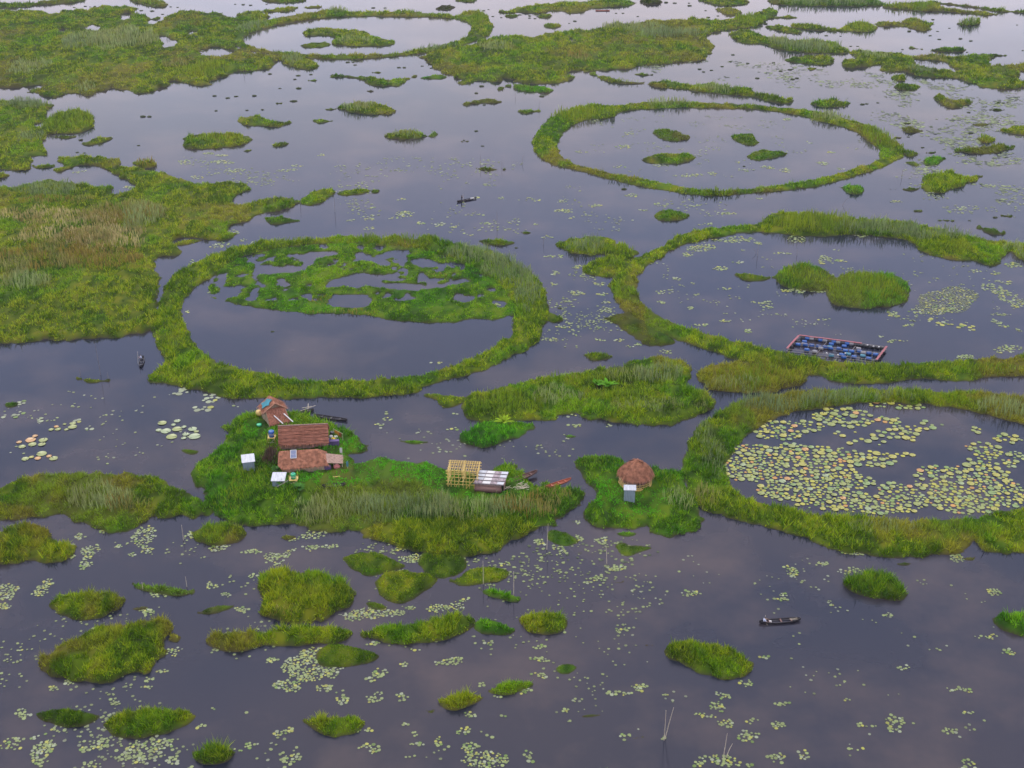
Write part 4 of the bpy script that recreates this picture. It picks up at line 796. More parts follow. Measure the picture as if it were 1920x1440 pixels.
for i, (x, y, r, g) in enumerate(bigs):
    u = rng.random()
    if g == 'A': nm = 'grey' if u < .6 else 'pale'
    elif g == 'B': nm = 'orange' if u < .25 else 'pale' if u < .8 else 'yellow'
    else: nm = 'pale' if u < .42 else 'yellow' if u < .78 else 'green' if u < .91 else 'orange' if u < .96 else 'grey'
    if i < 300:
        o = bpy.data.objects.new('lily_leaf', padme[nm, i % 3]); C.objects.link(o)
        o.location = (x, y, .03 + .002 * (i % 7)); o.rotation_euler = (rng.normal(0, .01), rng.normal(0, .01), rng.uniform(0, 2 * PI)); o.scale = (r, r, 1)
        if g == 'E': tag(o, LBL[nm], 'lily leaf', nm + ' large leaves of the lower right pond')
        elif g == 'A': tag(o, ('greyish' if nm == 'grey' else 'pale') + ' giant lily leaf on open water left of the tarp patched hut', 'lily leaf', nm + ' giant leaves left of the huts')
        else: tag(o, {'orange': 'orange', 'pale': 'pale green', 'yellow': 'yellow'}[nm] + ' giant lily leaf in the cluster near the left edge of the photo', 'lily leaf', nm + ' giant leaves near the left edge')
    else: restP.append((x, y, r, nm))
if restP:
    V = []; F = []; K = []
    for x, y, r, nm in restP:
        b = len(V); a0 = rng.uniform(0, 2 * PI); cc = np.array({'pale': (0.164, 0.199, 0.059), 'yellow': (0.231, 0.231, 0.035), 'green': (0.112, 0.171, 0.042), 'orange': (0.294, 0.161, 0.042), 'grey': (0.164, 0.210, 0.098)}[nm]) * rng.uniform(.8, 1.15)
        for j in range(12):
            t = a0 + .12 + (2 * PI - .24) * j / 11; V.append((x + r * math.cos(t), y + r * math.sin(t), .03 + rng.uniform(0, .05))); K.append(cc)
        F.append(list(range(b, b + 12)))
    tag(link_mesh('pond_leaves', np_mesh('pond_leaves', np.array(V), [np.array(F)], np.array(K)), M['pad']), 'the smaller yellow-green lily leaves crowding the pond of the lower right ring', 'lily leaves', None, 'stuff')

# ------------------------------------------------------------------ houses
GZ = .42
def straw(quadpts, n, ln, w, mb_cols, lift=.03):
    """straw stalks lying on a roof plane (top edge a-b, bottom edge d-c), as extra vertices and faces"""
    a, b, c, d = [np.array(p, float) for p in quadpts]
    u = rng.random(n)[:, None]; v = rng.random(n)[:, None] ** .8
    P = (a * (1 - u) + b * u) * (1 - v) + (d * (1 - u) + c * u) * v
    dirn = (d * (1 - u) + c * u) - (a * (1 - u) + b * u); dirn /= np.linalg.norm(dirn, axis=1)[:, None]
    nrm = np.cross(b - a, d - a); nrm /= np.linalg.norm(nrm); nrm = -nrm if nrm[2] < 0 else nrm
    side = np.cross(nrm, dirn); L_ = rng.uniform(.5, 1.2, n)[:, None] * ln
    jit = side * rng.normal(0, .18, n)[:, None]
    Q = P + (dirn + jit) * L_ + nrm * rng.uniform(.0, .10, n)[:, None]
    P = P + nrm * lift
    s = side * w / 2
    i = np.arange(n)
    return np.concatenate([P - s, P + s, Q]), np.stack([i, i + n, i + 2 * n], 1)

def thatch(mb, quads, t=.22, dens=34, ln=.85, w=.055):
    for q in quads:
        mb.slab(q, t) if (Vector(q[1]) - Vector(q[0])).cross(Vector(q[-1]) - Vector(q[0])).z > 0 else mb.slab(list(reversed(q)), t)
        qq = q if len(q) == 4 else [q[0], q[0], q[1], q[2]]
        A = np.linalg.norm(np.cross(np.array(qq[2]) - np.array(qq[0]), np.array(qq[3]) - np.array(qq[1]))) / 2
        V_, F_ = straw(qq, int(A * dens), ln, w, None)
        mb.add(V_.tolist(), F_.tolist())

# hut with a long plain thatched roof
p = at(571, 830, .4); h2 = empty('thatched_hut', (p[0], p[1], GZ), R(5))
tag(h2, 'long hut under a plain straight brown thatched roof, between the other two huts', 'hut', 'thatched huts')
m = MB(); thatch(m, [((-4.35, 0, 3.45), (4.3, 0, 3.5), (4.4, -2.75, 1.25), (-4.2, -2.75, 1.15)), ((4.3, 0, 3.5), (-4.35, 0, 3.45), (-4.3, 2.75, 1.2), (4.35, 2.75, 1.2))])
for k in range(5): m.tube((-4.3, -.5 * k - .35, 3.25 - .41 * k), (4.3, -.5 * k - .35, 3.3 - .41 * k), .045)
for k in range(5): m.tube((-3.6 + 1.8 * k, -.1, 3.62), (-3.6 + 1.8 * k + .1, -2.7, 1.42), .03)
rf = m.build('roof', M['thatch'], h2)
m = MB(); m.tube((-4.35, 0, 3.52), (4.3, 0, 3.57), .12, .12, 8); m.build('ridge_pole', M['mudwall'], rf)
m = MB(); m.box((0, -2.1, .72), (8, .12, 1.45)); m.box((0, 2.1, .72), (8, .12, 1.45)); m.box((-4, 0, .72), (.12, 4.1, 1.45)); m.box((4, 0, .72), (.12, 4.1, 1.45))
for s in (-4.0, 4.0): m.slab([(s - .05, -2.0, 1.44), (s - .05, 2.0, 1.44), (s - .05, 0, 3.2)], .1)
w = m.build('wall', M['mudwall'], h2)
m = MB(); m.box((-4.09, -.6, .8), (.06, .9, 1.6)); m.build('door', M['dark'], h2)
m = MB(); m.box((4.09, .2, .85), (.06, 1.0, 1.5)); m.build('door', M['dark'], h2)

# hut with the solar panel
p = at(570, 874, .4); h3 = empty('thatched_hut', (p[0], p[1], GZ), R(6))
tag(h3, 'low hut with a solar panel on its hipped brown thatched roof, nearest of the three', 'hut', 'thatched huts')
m = MB()
q = [((-3.9, .25, 3.0), (2.6, .25, 3.05), (4.25, -2.3, 1.25), (-3.55, -2.6, 1.05)), ((2.6, .25, 3.05), (-3.9, .25, 3.0), (-3.9, 2.5, 1.2), (3.9, 2.3, 1.25)), ((2.6, .25, 3.05), (3.9, 2.3, 1.25), (4.25, -2.3, 1.25)), ((-3.9, .25, 3.0), (-4.35, 1.9, 1.5), (-4.2, -1.7, 1.3)), ((-3.9, .25, 3.0), (-4.2, -1.7, 1.3), (-3.55, -2.6, 1.05))]
thatch(m, q)
m.build('roof', M['thatch_gold'], h3)
m = MB(); m.box((0, -1.95, .62), (7, .12, 1.25)); m.box((0, 1.9, .62), (7, .12, 1.25)); m.box((-3.5, 0, .62), (.12, 3.8, 1.25)); m.box((3.5, 0, .62), (.12, 3.8, 1.25)); m.build('wall', M['reedwall'], h3)
m = MB(); m.box((3.58, .3, .7), (.06, .9, 1.3)); m.build('door', M['dark'], h3)
sl = math.atan2(1.9, 2.7)
m = MB(); m.box((0, 0, 0), (.95, 1.45, .05)); pn = m.build('solar_panel', M['solar'], h3); pn.location = (-1.55, -.55, 2.72); pn.rotation_euler = (sl, 0, 0)
m = MB()
for s in (-1, 1): m.box((s * .48, 0, .02), (.08, 1.55, .07)); m.box((0, s * .74, .02), (.88, .08, .07))
m.box((0, 0, .03), (.88, .025, .02)); m.build('panel_frame', M['white'], pn)
m = MB(); m.slab([(3.7, 1.2, 1.5), (3.7, -1.9, 1.45), (6.6, -1.7, 1.0), (6.6, 1.0, 1.1)][::-1], .1)
V_, F_ = straw([(3.7, 1.2, 1.5), (3.7, -1.9, 1.45), (6.6, -1.7, 1.0), (6.6, 1.0, 1.1)], 160, .5, .06, None); m.add(V_.tolist(), F_.tolist())
lt = m.build('annex_roof', M['mudwall'], h3)
m = MB()
for x, y in ((6.5, -1.6), (6.5, .9), (5.1, -1.7)): m.tube((x, y, 0), (x, y, 1.05), .05)
m.build('annex_posts', M['pale_bamboo'], lt)

# hut with the torn blue green tarpaulin
p = at(513, 783, .4); rz = math.atan2(-3.1, 1.5)
h1 = empty('thatched_hut', (p[0], p[1], GZ), rz)          # +x runs towards the gable that faces the camera
tag(h1, 'gabled hut with a torn blue-green tarpaulin on its roof, farthest of the three', 'hut', 'thatched huts')
m = MB(); thatch(m, [((-1.7, 0, 3.75), (1.9, 0, 3.75), (1.7, -2.25, 2.1), (-1.6, -2.25, 2.1)), ((1.9, 0, 3.75), (-1.7, 0, 3.75), (-1.6, 2.25, 2.1), (1.7, 2.25, 2.1))], .18)
r1 = m.build('roof', M['thatch_gold'], h1)
# +y of the hut lies to the right of +x; the tarp is on the camera-left slope
def slope(x, y): return (x, y, 3.75 - abs(y) * 1.65 / 2.25 + .17)
tp = [(-1.1, -.6), (-.3, -.3), (.5, -.05), (.55, -.65), (1.2, -.9), (.6, -1.35), (.4, -2.05), (-.4, -1.75), (-1.3, -1.75), (-.9, -1.1)]
m = MB(); m.slab([slope(x, y) for x, y in tp] if False else [slope(x, y) for x, y in tp][::-1], .03); m.build('tarpaulin', M['teal_tarp'], r1)
m = MB(); m.tube((1.93, 0, 3.8), (1.72, -2.25, 2.15), .08); m.tube((1.93, 0, 3.8), (1.72, 2.25, 2.15), .08); m.build('barge_board', M['straw_edge'], r1)
m = MB(); m.box((0, -1.8, 1.15), (3.0, .1, 2.3)); m.box((0, 1.8, 1.15), (3.0, .1, 2.3)); m.box((-1.45, 0, 1.15), (.1, 3.5, 2.3)); m.box((1.45, 0, 1.15), (.1, 3.5, 2.3))
for s in (-1.45, 1.45): m.slab([(s - .05, -1.75, 2.3), (s - .05, 1.75, 2.3), (s - .05, 0, 3.6)], .1)
m.build('wall', M['reedwall'], h1)
m = MB(); thatch(m, [((1.5, 1.7, 2.75), (1.5, -1.7, 2.75), (4.4, -1.9, .95), (4.3, 1.9, .95))], .14)
m.build('porch_roof', M['thatch'], h1)
m = MB(); m.slab([(1.5, -1.75, 0), (4.0, -1.8, 0), (4.2, -1.85, .9), (1.5, -1.75, 2.5)], .08); m.slab([(1.5, 1.75, 0), (4.0, 1.8, 0), (4.2, 1.85, .9), (1.5, 1.75, 2.5)], .08); m.build('porch_wall', M['reedwall'], h1)
m = MB(); m.box((4.3, .9, .45), (.2, 1.6, .8)); m.build('porch_opening_shade', M['dark'], h1)  # solid dark block, paints the shade inside the porch opening
for k, (dx, dy) in enumerate(((2.3, .2), (2.0, 2.0))):
    m = MB(); m.box((0, 0, 0), (2.4, .2, .07)); o = m.build('plank', M['white'])
    o.location = h1.matrix_basis @ Vector((3.9, dy - .3, 1.45)); o.rotation_euler = (0, R(24), rz + R(28))
    tag(o, ('pale plank leaning on the porch of the tarp patched hut, left of two', 'pale plank leaning on the porch of the tarp patched hut, right of two')[k], 'plank', 'planks on the porch')

# round hut
p = at(1191, 906, .4); g = empty('round_hut', (p[0], p[1], GZ - .1))
tag(g, 'round hut with a shaggy conical thatched roof and bamboo veranda', 'hut', 'thatched huts')
m = MB(); n = 14
prof = [(2.95, 1.95), (2.55, 2.65), (1.75, 3.55), (.85, 4.2), (.1, 4.45)]
vs = []
for r, z in prof:
    for k in range(n): t = 2 * PI * k / n; q = r * (1 + .04 * math.sin(5 * t)); vs.append((q * math.cos(t), q * math.sin(t) * .95, z + .06 * math.sin(3 * t + z)))
m.add(vs, [(i * n + k, i * n + (k + 1) % n, (i + 1) * n + (k + 1) % n, (i + 1) * n + k) for i in range(4) for k in range(n)] + [tuple(range(n - 1, -1, -1)), tuple(range(4 * n, 5 * n))])
for i in range(4):
    for k in range(n):
        a, b, c, d = vs[(i + 1) * n + k], vs[(i + 1) * n + (k + 1) % n], vs[i * n + (k + 1) % n], vs[i * n + k]
        A = np.linalg.norm(np.array(b) - np.array(a)) + np.linalg.norm(np.array(c) - np.array(d))
        V_, F_ = straw([a, b, c, d], int(A * 30), .75, .08, None, .05); m.add(V_.tolist(), F_.tolist())
m.build('roof', M['thatch_gold'], g)
m = MB(); m.lathe([(2.0, .35), (2.0, 2.3)], 14); m.build('wall', M['mudwall'], g)
m = MB(); m.box((.55, -2.0, 1.2), (.8, .12, 1.6)); m.build('door', M['dark'], g)
m = MB(); m.lathe([(2.75, .12), (2.8, .18), (2.8, .36)], 14); fl = m.build('veranda_floor', M['bamboo'], g)
m = MB()
for k in range(30):
    t = PI * .95 + PI * 1.1 * k / 29; q = 2.68; m.tube((q * math.cos(t), q * math.sin(t), .3), (q * math.cos(t), q * math.sin(t), 1.15), .03, .03, 5)
for z in (.72, 1.12):
    for k in range(12):
        t0, t1 = PI * .95 + PI * 1.1 * k / 12, PI * .95 + PI * 1.1 * (k + 1) / 12
        m.tube((2.68 * math.cos(t0), 2.68 * math.sin(t0), z), (2.68 * math.cos(t1), 2.68 * math.sin(t1), z), .04, .04, 5)
m.build('railing', M['bamboo'], g)
for k in range(8):
    t = 2 * PI * k / 8 + .2; m = MB(); m.tube((2.6 * math.cos(t), 2.6 * math.sin(t), -.2), (2.6 * math.cos(t), 2.5 * math.sin(t), 2.15), .06, .06, 6); m.build('post', M['pale_bamboo'], g)

# small sheds
def shed(px, py, rz, wd, dp, hb, hf, label, wallmat):
    p = at(px, py, .4); e = empty('privy_shed', (p[0], p[1], GZ - .15), rz); tag(e, label, 'shed', 'small tin roofed sheds')
    m = MB(); m.slab([(-wd / 2, -dp / 2, hf), (wd / 2, -dp / 2, hf), (wd / 2, dp / 2, hb), (-wd / 2, dp / 2, hb)], .05)
    for k in range(7):
        x = -wd / 2 + wd * (k + .5) / 7; m.tube((x, -dp / 2, hf + .02), (x, dp / 2, hb + .02), .035, .035, 5)
    m.build('roof', M['white_tin'], e)
    a, b = wd * .42, dp * .40
    m = MB()
    m.slab([(-a, -b, 0), (a, -b, 0), (a, -b, hf - .08), (-a, -b, hf - .08)], .05); m.slab([(-a, b, 0), (a, b, 0), (a, b, hb - .22), (-a, b, hb - .22)], .05)
    for s in (-a, a): m.slab([(s, -b + .06, 0), (s, b - .06, 0), (s, b - .06, hb - .26), (s, -b + .06, hf - .10)], .05)
    m.build('wall', wallmat, e)
    m = MB(); m.box((a * .15, -b - .035, (hf - .1) / 2), (wd * .36, .04, hf - .25)); m.build('door', M['shed_wall'], e)
    return e
shed(467, 878, R(14), 2.2, 2.3, 2.25, 1.95, 'grey walled shed with a tilted white tin roof, leftmost on the hut island', M['shed_wall'])
shed(524, 909, R(0), 2.3, 2.2, 1.9, 1.5, 'shed half buried in leaves, its white tin roof beside the green barrel', M['shed_wall'])
shed(1180, 939, R(-3), 2.0, 1.3, 2.75, 2.5, 'narrow tall grey shed in front of the round hut', M['shed_wall'])
p = at(531, 905, 1.7); m = MB(); m.tube((-.9, -.9, -.35), (.8, .3, .15), .06); o = m.build('bamboo_pole', M['grey_pole']); o.location = p + np.array([0, 0, .1]); tag(o, 'grey pole resting across the white roof beside the green barrel', 'pole')

# bamboo frame of an unfinished house, with the tin roofed shed beside it
p = at(870, 906, .4); e = empty('unfinished_house', (p[0], p[1], GZ), R(-6)); tag(e, 'bare yellow bamboo house frame without walls, left of the tin roofed shed', 'house frame')
W, Dp, H = 4.9, 3.2, 3.1
for k in range(9):
    for yy in (-Dp / 2, Dp / 2):
        x = -W / 2 + W * k / 8; m = MB(); m.tube((x + random.uniform(-.1, .1), yy, 0), (x + random.uniform(-.1, .1), yy, H + random.uniform(.1, .4)), .06, .05); m.build('post', M['bamboo'], e)
m = MB()
for z in (.6, 1.2, 1.9, 2.5, 2.9, 3.15):
    for yy in (-Dp / 2, Dp / 2): m.tube((-W / 2 - .3, yy + .07, z + random.uniform(-.06, .06)), (W / 2 + .3, yy + .07, z + random.uniform(-.06, .06)), .05)
    for x in (-W / 2, 0, W / 2): m.tube((x, -Dp / 2 - .2, z + .06), (x, Dp / 2 + .2, z + .06), .05)
m.build('rail', M['bamboo'], e)
m = MB()
for k in range(14): x = -W / 2 + W * k / 13; m.tube((x, -Dp / 2 - .2, 3.22), (x + .05, Dp / 2 + .2, 3.26), .035)
for k in range(5): m.tube((-W / 2 - .2, -Dp / 2 + Dp * k / 4, 3.3), (W / 2 + .2, -Dp / 2 + Dp * k / 4, 3.32), .03)
m.build('roof_lattice', M['bamboo'], e)
m = MB()
for a, b in (((-1.2, -1.7, 0), (-.3, -1.7, 1.9)), ((.6, -1.7, 0), (1.9, -1.7, 1.8)), ((-2.4, -1.65, .2), (-1.2, -1.65, 2.6)), ((2.4, 1.6, 0), (1.2, 1.6, 2.8))): m.tube(a, b, .05)
m.build('brace', M['bamboo'], e)

p = at(921, 914, .4); e = empty('tin_roofed_shed', (p[0], p[1], GZ), R(-7)); tag(e, 'low shed roofed with patched white and rusty tin sheets, beside the bamboo frame', 'shed')
a, b, c, d = (-2.75, -1.35, 1.35), (2.2, -1.35, 1.35), (2.75, 1.45, 2.35), (-2.1, 1.45, 2.35)
def bil(u, v): return tuple((np.array(a) * (1 - u) + np.array(b) * u) * (1 - v) + (np.array(d) * (1 - u) + np.array(c) * u) * v)
pat = ['0', '1', '0', 'g'], ['g', 'w', '0', 'g'], ['g', 'w', '0', '0'], ['g', 'w', '0', 'g']
cols = {'0': M['tin_old'], '1': M['tin_old'], 'g': M['tin'], 'w': M['white']}
us = [0, .27, .55, .76, 1.0]
rr_ = MB(); rr_.slab([tuple(np.array(q) - np.array((0, 0, .05))) for q in (a, b, c, d)], .05); rbase = rr_.build('roof', M['tin_old'], e)
for i in range(4):
    for j in range(4):
        u0, u1, v0, v1 = us[i] + .012, us[i + 1] - .012, j / 4 + .02, (j + 1) / 4 - .02
        k = ['10g0', 'wwwg', '00w0', 'gg0g'][0][j] if False else [('0', 'g', 'g', 'g'), ('w', 'w', 'w', 'w'), ('1', '0', '0', '0'), ('g', '0', 'g', 'g')][i][j]
        m = MB(); m.slab([bil(u0, v0), bil(u1, v0), bil(u1, v1), bil(u0, v1)], .03); m.build('tin_sheet', cols[k], rbase)
m = MB()
for j in range(4): q0, q1 = bil(-.02, .02 + j * .25), bil(1.02, .02 + j * .25); m.tube(np.array(q0) + (0, 0, .05), np.array(q1) + (0, 0, .05), .04, .04, 5)
m.build('batten', M['grey_pole'], rbase)
m = MB(); m.box((-.3, -1.2, .6), (4.3, .1, 1.2)); m.box((-2.5, 0, .75), (.1, 2.2, 1.5)); m.box((2.25, 0, .75), (.1, 2.2, 1.5)); m.box((.1, 1.25, 1.05), (4.4, .1, 2.1)); m.build('wall', M['mudwall'], e)
m = MB(); m.lathe([(.42, -2.3), (.5, -1), (.52, .6), (.42, 2.1)], 10, (-.2, -1.55, .45), 'X'); m.build('rolled_mat', M['brown_wood'], e, True)

# ------------------------------------------------------------------ yard things
def drum(px, py, z, r, h, mat, label, cat='barrel', name='barrel', lid=None):
    p = at(px, py, z); m = MB()
    m.lathe([(r * .9, 0), (r, .06 * h), (r, .3 * h), (r * 1.04, .33 * h), (r, .36 * h), (r, .64 * h), (r * 1.04, .67 * h), (r, .7 * h), (r, .93 * h), (r * .85, h), (r * .3, h)], 14)
    o = m.build(name, mat, None, True); o.location = p; tag(o, label, cat)
    if lid: m = MB(); m.lathe([(r * .32, 0), (r * .32, .08), (r * .2, .1)], 10, (0, 0, h)); m.build('lid', lid, o)
    return o
def stand(px, py, w, h, label):
    p = at(px, py, .4); e = empty('bamboo_stand', (p[0], p[1], GZ - .1)); tag(e, label, 'stand')
    for sx in (-1, 1):
        for sy in (-1, 1): m = MB(); m.tube((sx * w * .6, sy * w * .6, 0), (sx * w * .5, sy * w * .5, h + .9), .05, .04); m.build('leg', M['bamboo'], e)
    m = MB(); m.box((0, 0, h - .05), (w * 1.2, w * 1.2, .06)); m.build('platform', M['bamboo'], e)
    m = MB(); m.tube((-w * .6, -w * .6, .2), (w * .55, -w * .55, h - .1), .035); m.tube((-w * .58, -w * .55, h * .5), (w * .58, -w * .55, h * .5), .035); m.tube((-w * .5, -w * .5, h + .6), (w * .5, -w * .5, h + .6), .03); m.build('brace', M['pale_bamboo'], e)
    return p
p = stand(511, 834, 1.1, 1.75, 'spindly bamboo stand carrying the blue tank by the long hut')
o = drum(511, 834, 0, .5, 1.15, M['blue'], 'blue plastic water tank raised on a bamboo stand', 'water tank', 'water_tank', M['cyan']); o.location = (p[0], p[1], GZ + 1.64)
p = stand(551, 906, 1.2, 1.0, 'bamboo stand carrying the green barrel in front of the nearest hut')
o = drum(551, 906, 0, .42, .95, M['green_plastic'], 'green plastic barrel on a bamboo stand in front of the nearest hut', 'barrel', 'barrel', M['cyan']); o.location = (p[0], p[1], GZ + .92)
o = drum(486, 798, .45, .45, .32, M['green_plastic'], 'bright green basin lying on the grass left of the tarp patched hut', 'basin', 'basin')
p = at(487, 779, .5); m = MB(); m.lathe([(.3, 0), (.62, .25), (.72, .6), (.6, .95), (.3, 1.1)], 12); o = m.build('basket', M['bamboo'], None, True); o.location = p; tag(o, 'round yellow wicker basket at the far left corner of the tarp patched hut', 'basket')
for k, (px, py, r, h, mt, lb) in enumerate(((621, 822, .34, .55, 'white', 'white tub, left of two by the right end of the long hut'), (630, 823, .36, .6, 'white', 'white tub, right of two by the right end of the long hut'), (626, 825, .42, .38, 'yellow', 'yellow basin between the white tubs at the right end of the long hut'), (623, 817, .42, .8, 'black', 'dark drum behind the white tubs at the right end of the long hut'))):
    drum(px, py, .5, r, h, M[mt], lb, 'tub' if k < 2 else 'basin' if k == 2 else 'barrel', 'tub' if k < 2 else 'basin' if k == 2 else 'barrel')
def cloth(name, px, py, z, w, h, mat, label, cat='cloth', rz=0.0, tilt=0.0):
    p = at(px, py, .4); m = MB(); nx, nz = 6, 5; vs = []
    for yy in (0, .03):
        for i in range(nx + 1):
            for j in range(nz + 1): vs.append((w * (i / nx - .5), .06 * math.sin(i * 1.7) * (1 - j / nz + .2) + yy, h * (j / nz - 1)))
    q = (nx + 1) * (nz + 1); fs = []
    for i in range(nx):
        for j in range(nz):
            f = [i * (nz + 1) + j, (i + 1) * (nz + 1) + j, (i + 1) * (nz + 1) + j + 1, i * (nz + 1) + j + 1]; fs.append(f); fs.append([k + q for k in reversed(f)])
    m.add(vs, fs); o = m.build(name, mat, None, True); o.location = (p[0], p[1], GZ + z); o.rotation_euler = (tilt, 0, rz); return tag(o, label, cat)
p0, p1 = at(626, 818, .4), at(643, 826, .4)
m = MB(); m.tube((*p0[:2], GZ), (*p0[:2], GZ + 1.5), .04); m.tube((*p1[:2], GZ), (*p1[:2], GZ + 1.4), .04); m.tube((*p0[:2], GZ + 1.45), (*p1[:2], GZ + 1.35), .025); o = m.build('clothes_rail', M['pale_bamboo']); tag(o, 'bamboo rail of drying cloths at the right end of the long hut', 'clothes rail')
rzc = math.atan2(p1[1] - p0[1], p1[0] - p0[0])
for t, mt, lb in ((.25, 'orange', 'orange cloth, first from the hut on the drying rail'), (.5, 'orange', 'orange cloth, second from the hut on the drying rail'), (.75, 'red_wood', 'rust red cloth at the far end of the drying rail')):
    q = p0 * (1 - t) + p1 * t
    o = cloth('garment', 600, 800, 0, .55, .9, M[mt], lb, 'cloth', rzc); o.location = (q[0], q[1] - .03, GZ + 1.42 - .1 * t); o['group'] = 'cloths on the drying rail'
p = at(622, 834, .45); m = MB(); m.box((0, 0, .4), (2.6, .9, .8)); m.box((.2, -.1, .86), (2.2, .8, .12), .05); m.lathe([(.5, 0), (.45, .3), (.2, .42)], 9, (-.7, 0, .9)); o = m.build('covered_stack', M['purple'], None); o.location = p; o.rotation_euler = (0, 0, R(4)); tag(o, 'low stack under a dark purple sheet at the right end of the long hut', 'covered stack')
cloth('hanging_cloth', 614, 883, 1.15, 1.3, .9, M['purple'], 'dark purple cloth hung under the annex of the solar panel hut')
p = at(632, 880, .5); m = MB(); m.lathe([(.25, 0), (.55, .3), (.6, .6), (.4, .85), (.28, .9), (.32, 1.0)], 12); o = m.build('clay_jar', M['clay'], None, True); o.location = p; tag(o, 'reddish jar beside the annex of the solar panel hut', 'jar')
# two posts with cloths by the shore
for px, py, h, mt, lb, cw in ((644, 862, 2.4, 'white', 'white cloth tied near the top of a leaning post by the shore', .45), (652, 880, 1.6, 'cyan', 'pale blue cloth hanging from a short post right of the nearest hut', .35)):
    q = at(px, py, .4); m = MB(); m.tube((0, 0, 0), (-.35 if mt == 'white' else 0, .1, h), .05, .035); o = m.build('post', M['pale_bamboo']); o.location = (q[0], q[1], GZ); tag(o, 'leaning post carrying a white cloth by the shore right of the huts' if mt == 'white' else 'short post carrying a pale blue cloth right of the nearest hut', 'post')
    c_ = cloth('hanging_cloth', px, py, h - .05, cw, 1.0, M[mt], lb); c_.location = (q[0] - (.3 if mt == 'white' else 0), q[1] - .08, GZ + h - .05)
a, b = at(585, 899, .8), at(638, 893, .8); m = MB(); m.tube(a, b, .10, .08); tag(m.build('bamboo_pole', M['bamboo']), 'long yellow bamboo lying on the short grass in front of the nearest hut', 'pole')
# crossed poles at the landing
for k, (a_, b_) in enumerate((((562, 771), (592, 760)), ((578, 757), (577, 772)), ((566, 765), (584, 762)))):
    q0, q1 = at(*a_, .3), at(*b_, .9 if k != 1 else .2); m = MB(); m.tube(q0, q1, .05, .04); tag(m.build('bamboo_pole', M['pale_bamboo']), ('long slanting pole at the landing right of the tarp patched hut', 'upright stake at the landing right of the tarp patched hut', 'short crossing pole at the landing right of the tarp patched hut')[k], 'pole', 'poles at the landing')
# stick heap by the tin roofed shed
m = MB()
for k in range(34):
    x, y = random.uniform(-1.6, 1.6), random.uniform(-.8, .8); t = random.uniform(-.7, .7); l = random.uniform(.5, 1.1)
    m.tube((x - l * math.cos(t), y - l * math.sin(t), random.uniform(.1, .5)), (x + l * math.cos(t), y + l * math.sin(t), random.uniform(.2, .7)), .035, .03, 5)
o = m.build('stick_heap', M['pale_bamboo']); o.location = at(968, 915, .45); tag(o, 'loose heap of sticks between the tin roofed shed and the brown canoe', 'stick heap', kind=None)
# dry brown stalks
n_ = 260; P = at(507, 862, .5) + np.stack([rng.normal(0, .5, n_), rng.normal(0, .9, n_), np.zeros(n_)], 1)
Vv, Ff, Kk = blades(P, rng.uniform(1.2, 2.6, n_), np.full(n_, .12), rng.uniform(.05, .5, n_), np.tile(np.array((.07, .045, .03)), (n_, 1)) * rng.uniform(.5, 1.6, n_)[:, None], 1)
tag(link_mesh('dry_stalks', np_mesh('dry_stalks', Vv, Ff, Kk), M['reed']), 'clump of dry brown stalks between the white shed and the nearest hut', 'dry plants')
# broad-leaved plants
def broadleaf(px, py, n, ln, wd, col, label):
    p = at(px, py, .5); V = []; F = []; K = []
    for k in range(n):
        a = 2.4 * k + random.uniform(-.3, .3); el = random.uniform(.5, 1.25); L_ = ln * random.uniform(.7, 1.1); pts = []
        for j in range(6):
            t = j / 5; e_ = el - 1.1 * t * t; pts.append((L_ * t * math.cos(el) , L_ * (t * math.sin(el) - .35 * t * t)))
        b = len(V); cc = np.array(col) * random.uniform(.75, 1.25)
        for j, (rr0, zz) in enumerate(pts):
            w_ = wd * math.sin(PI * min(.98, .12 + j / 5 * .86))
            for s in (-1, 0, 1): V.append((rr0 * math.cos(a) - s * w_ * math.sin(a), rr0 * math.sin(a) + s * w_ * math.cos(a), zz + .4 - abs(s) * .05)); K.append(cc)
        for j in range(5):
            for s in (0, 1): i0 = b + j * 3 + s; F.append((i0, i0 + 1, i0 + 4, i0 + 3))
    o = link_mesh('broadleaf_plant', np_mesh('broadleaf_plant', np.array(V), [np.array(F)], np.array(K), True), M['grass']); o.location = p
    m = MB(); m.tube((0, 0, -.3), (0, 0, .5), .12, .08); m.build('stem', M['brown_wood'], o)
    tag(o, label, 'plant', 'broad-leaved plants')
broadleaf(1140, 728, 16, 2.6, .35, (.10, .24, .02), 'bright broad-leaved plant on the left of the oval grass island, front one')
broadleaf(1120, 724, 12, 2.0, .28, (.08, .2, .02), 'small broad-leaved plant at the far left of the oval grass island')
broadleaf(945, 795, 16, 2.2, .3, (.2, .27, .02), 'yellow-green broad-leaved plant crowning the leafy bright green islet')
broadleaf(533, 912, 16, 1.8, .4, (.06, .15, .03), 'dark taro like plant in front of the shed beside the green barrel')
broadleaf(560, 920, 14, 1.7, .4, (.05, .13, .03), 'dark taro like plant right under the green barrel')
broadleaf(518, 885, 14, 1.6, .4, (.05, .12, .03), 'dark leafy plant between the nearest hut and its two white sheds')

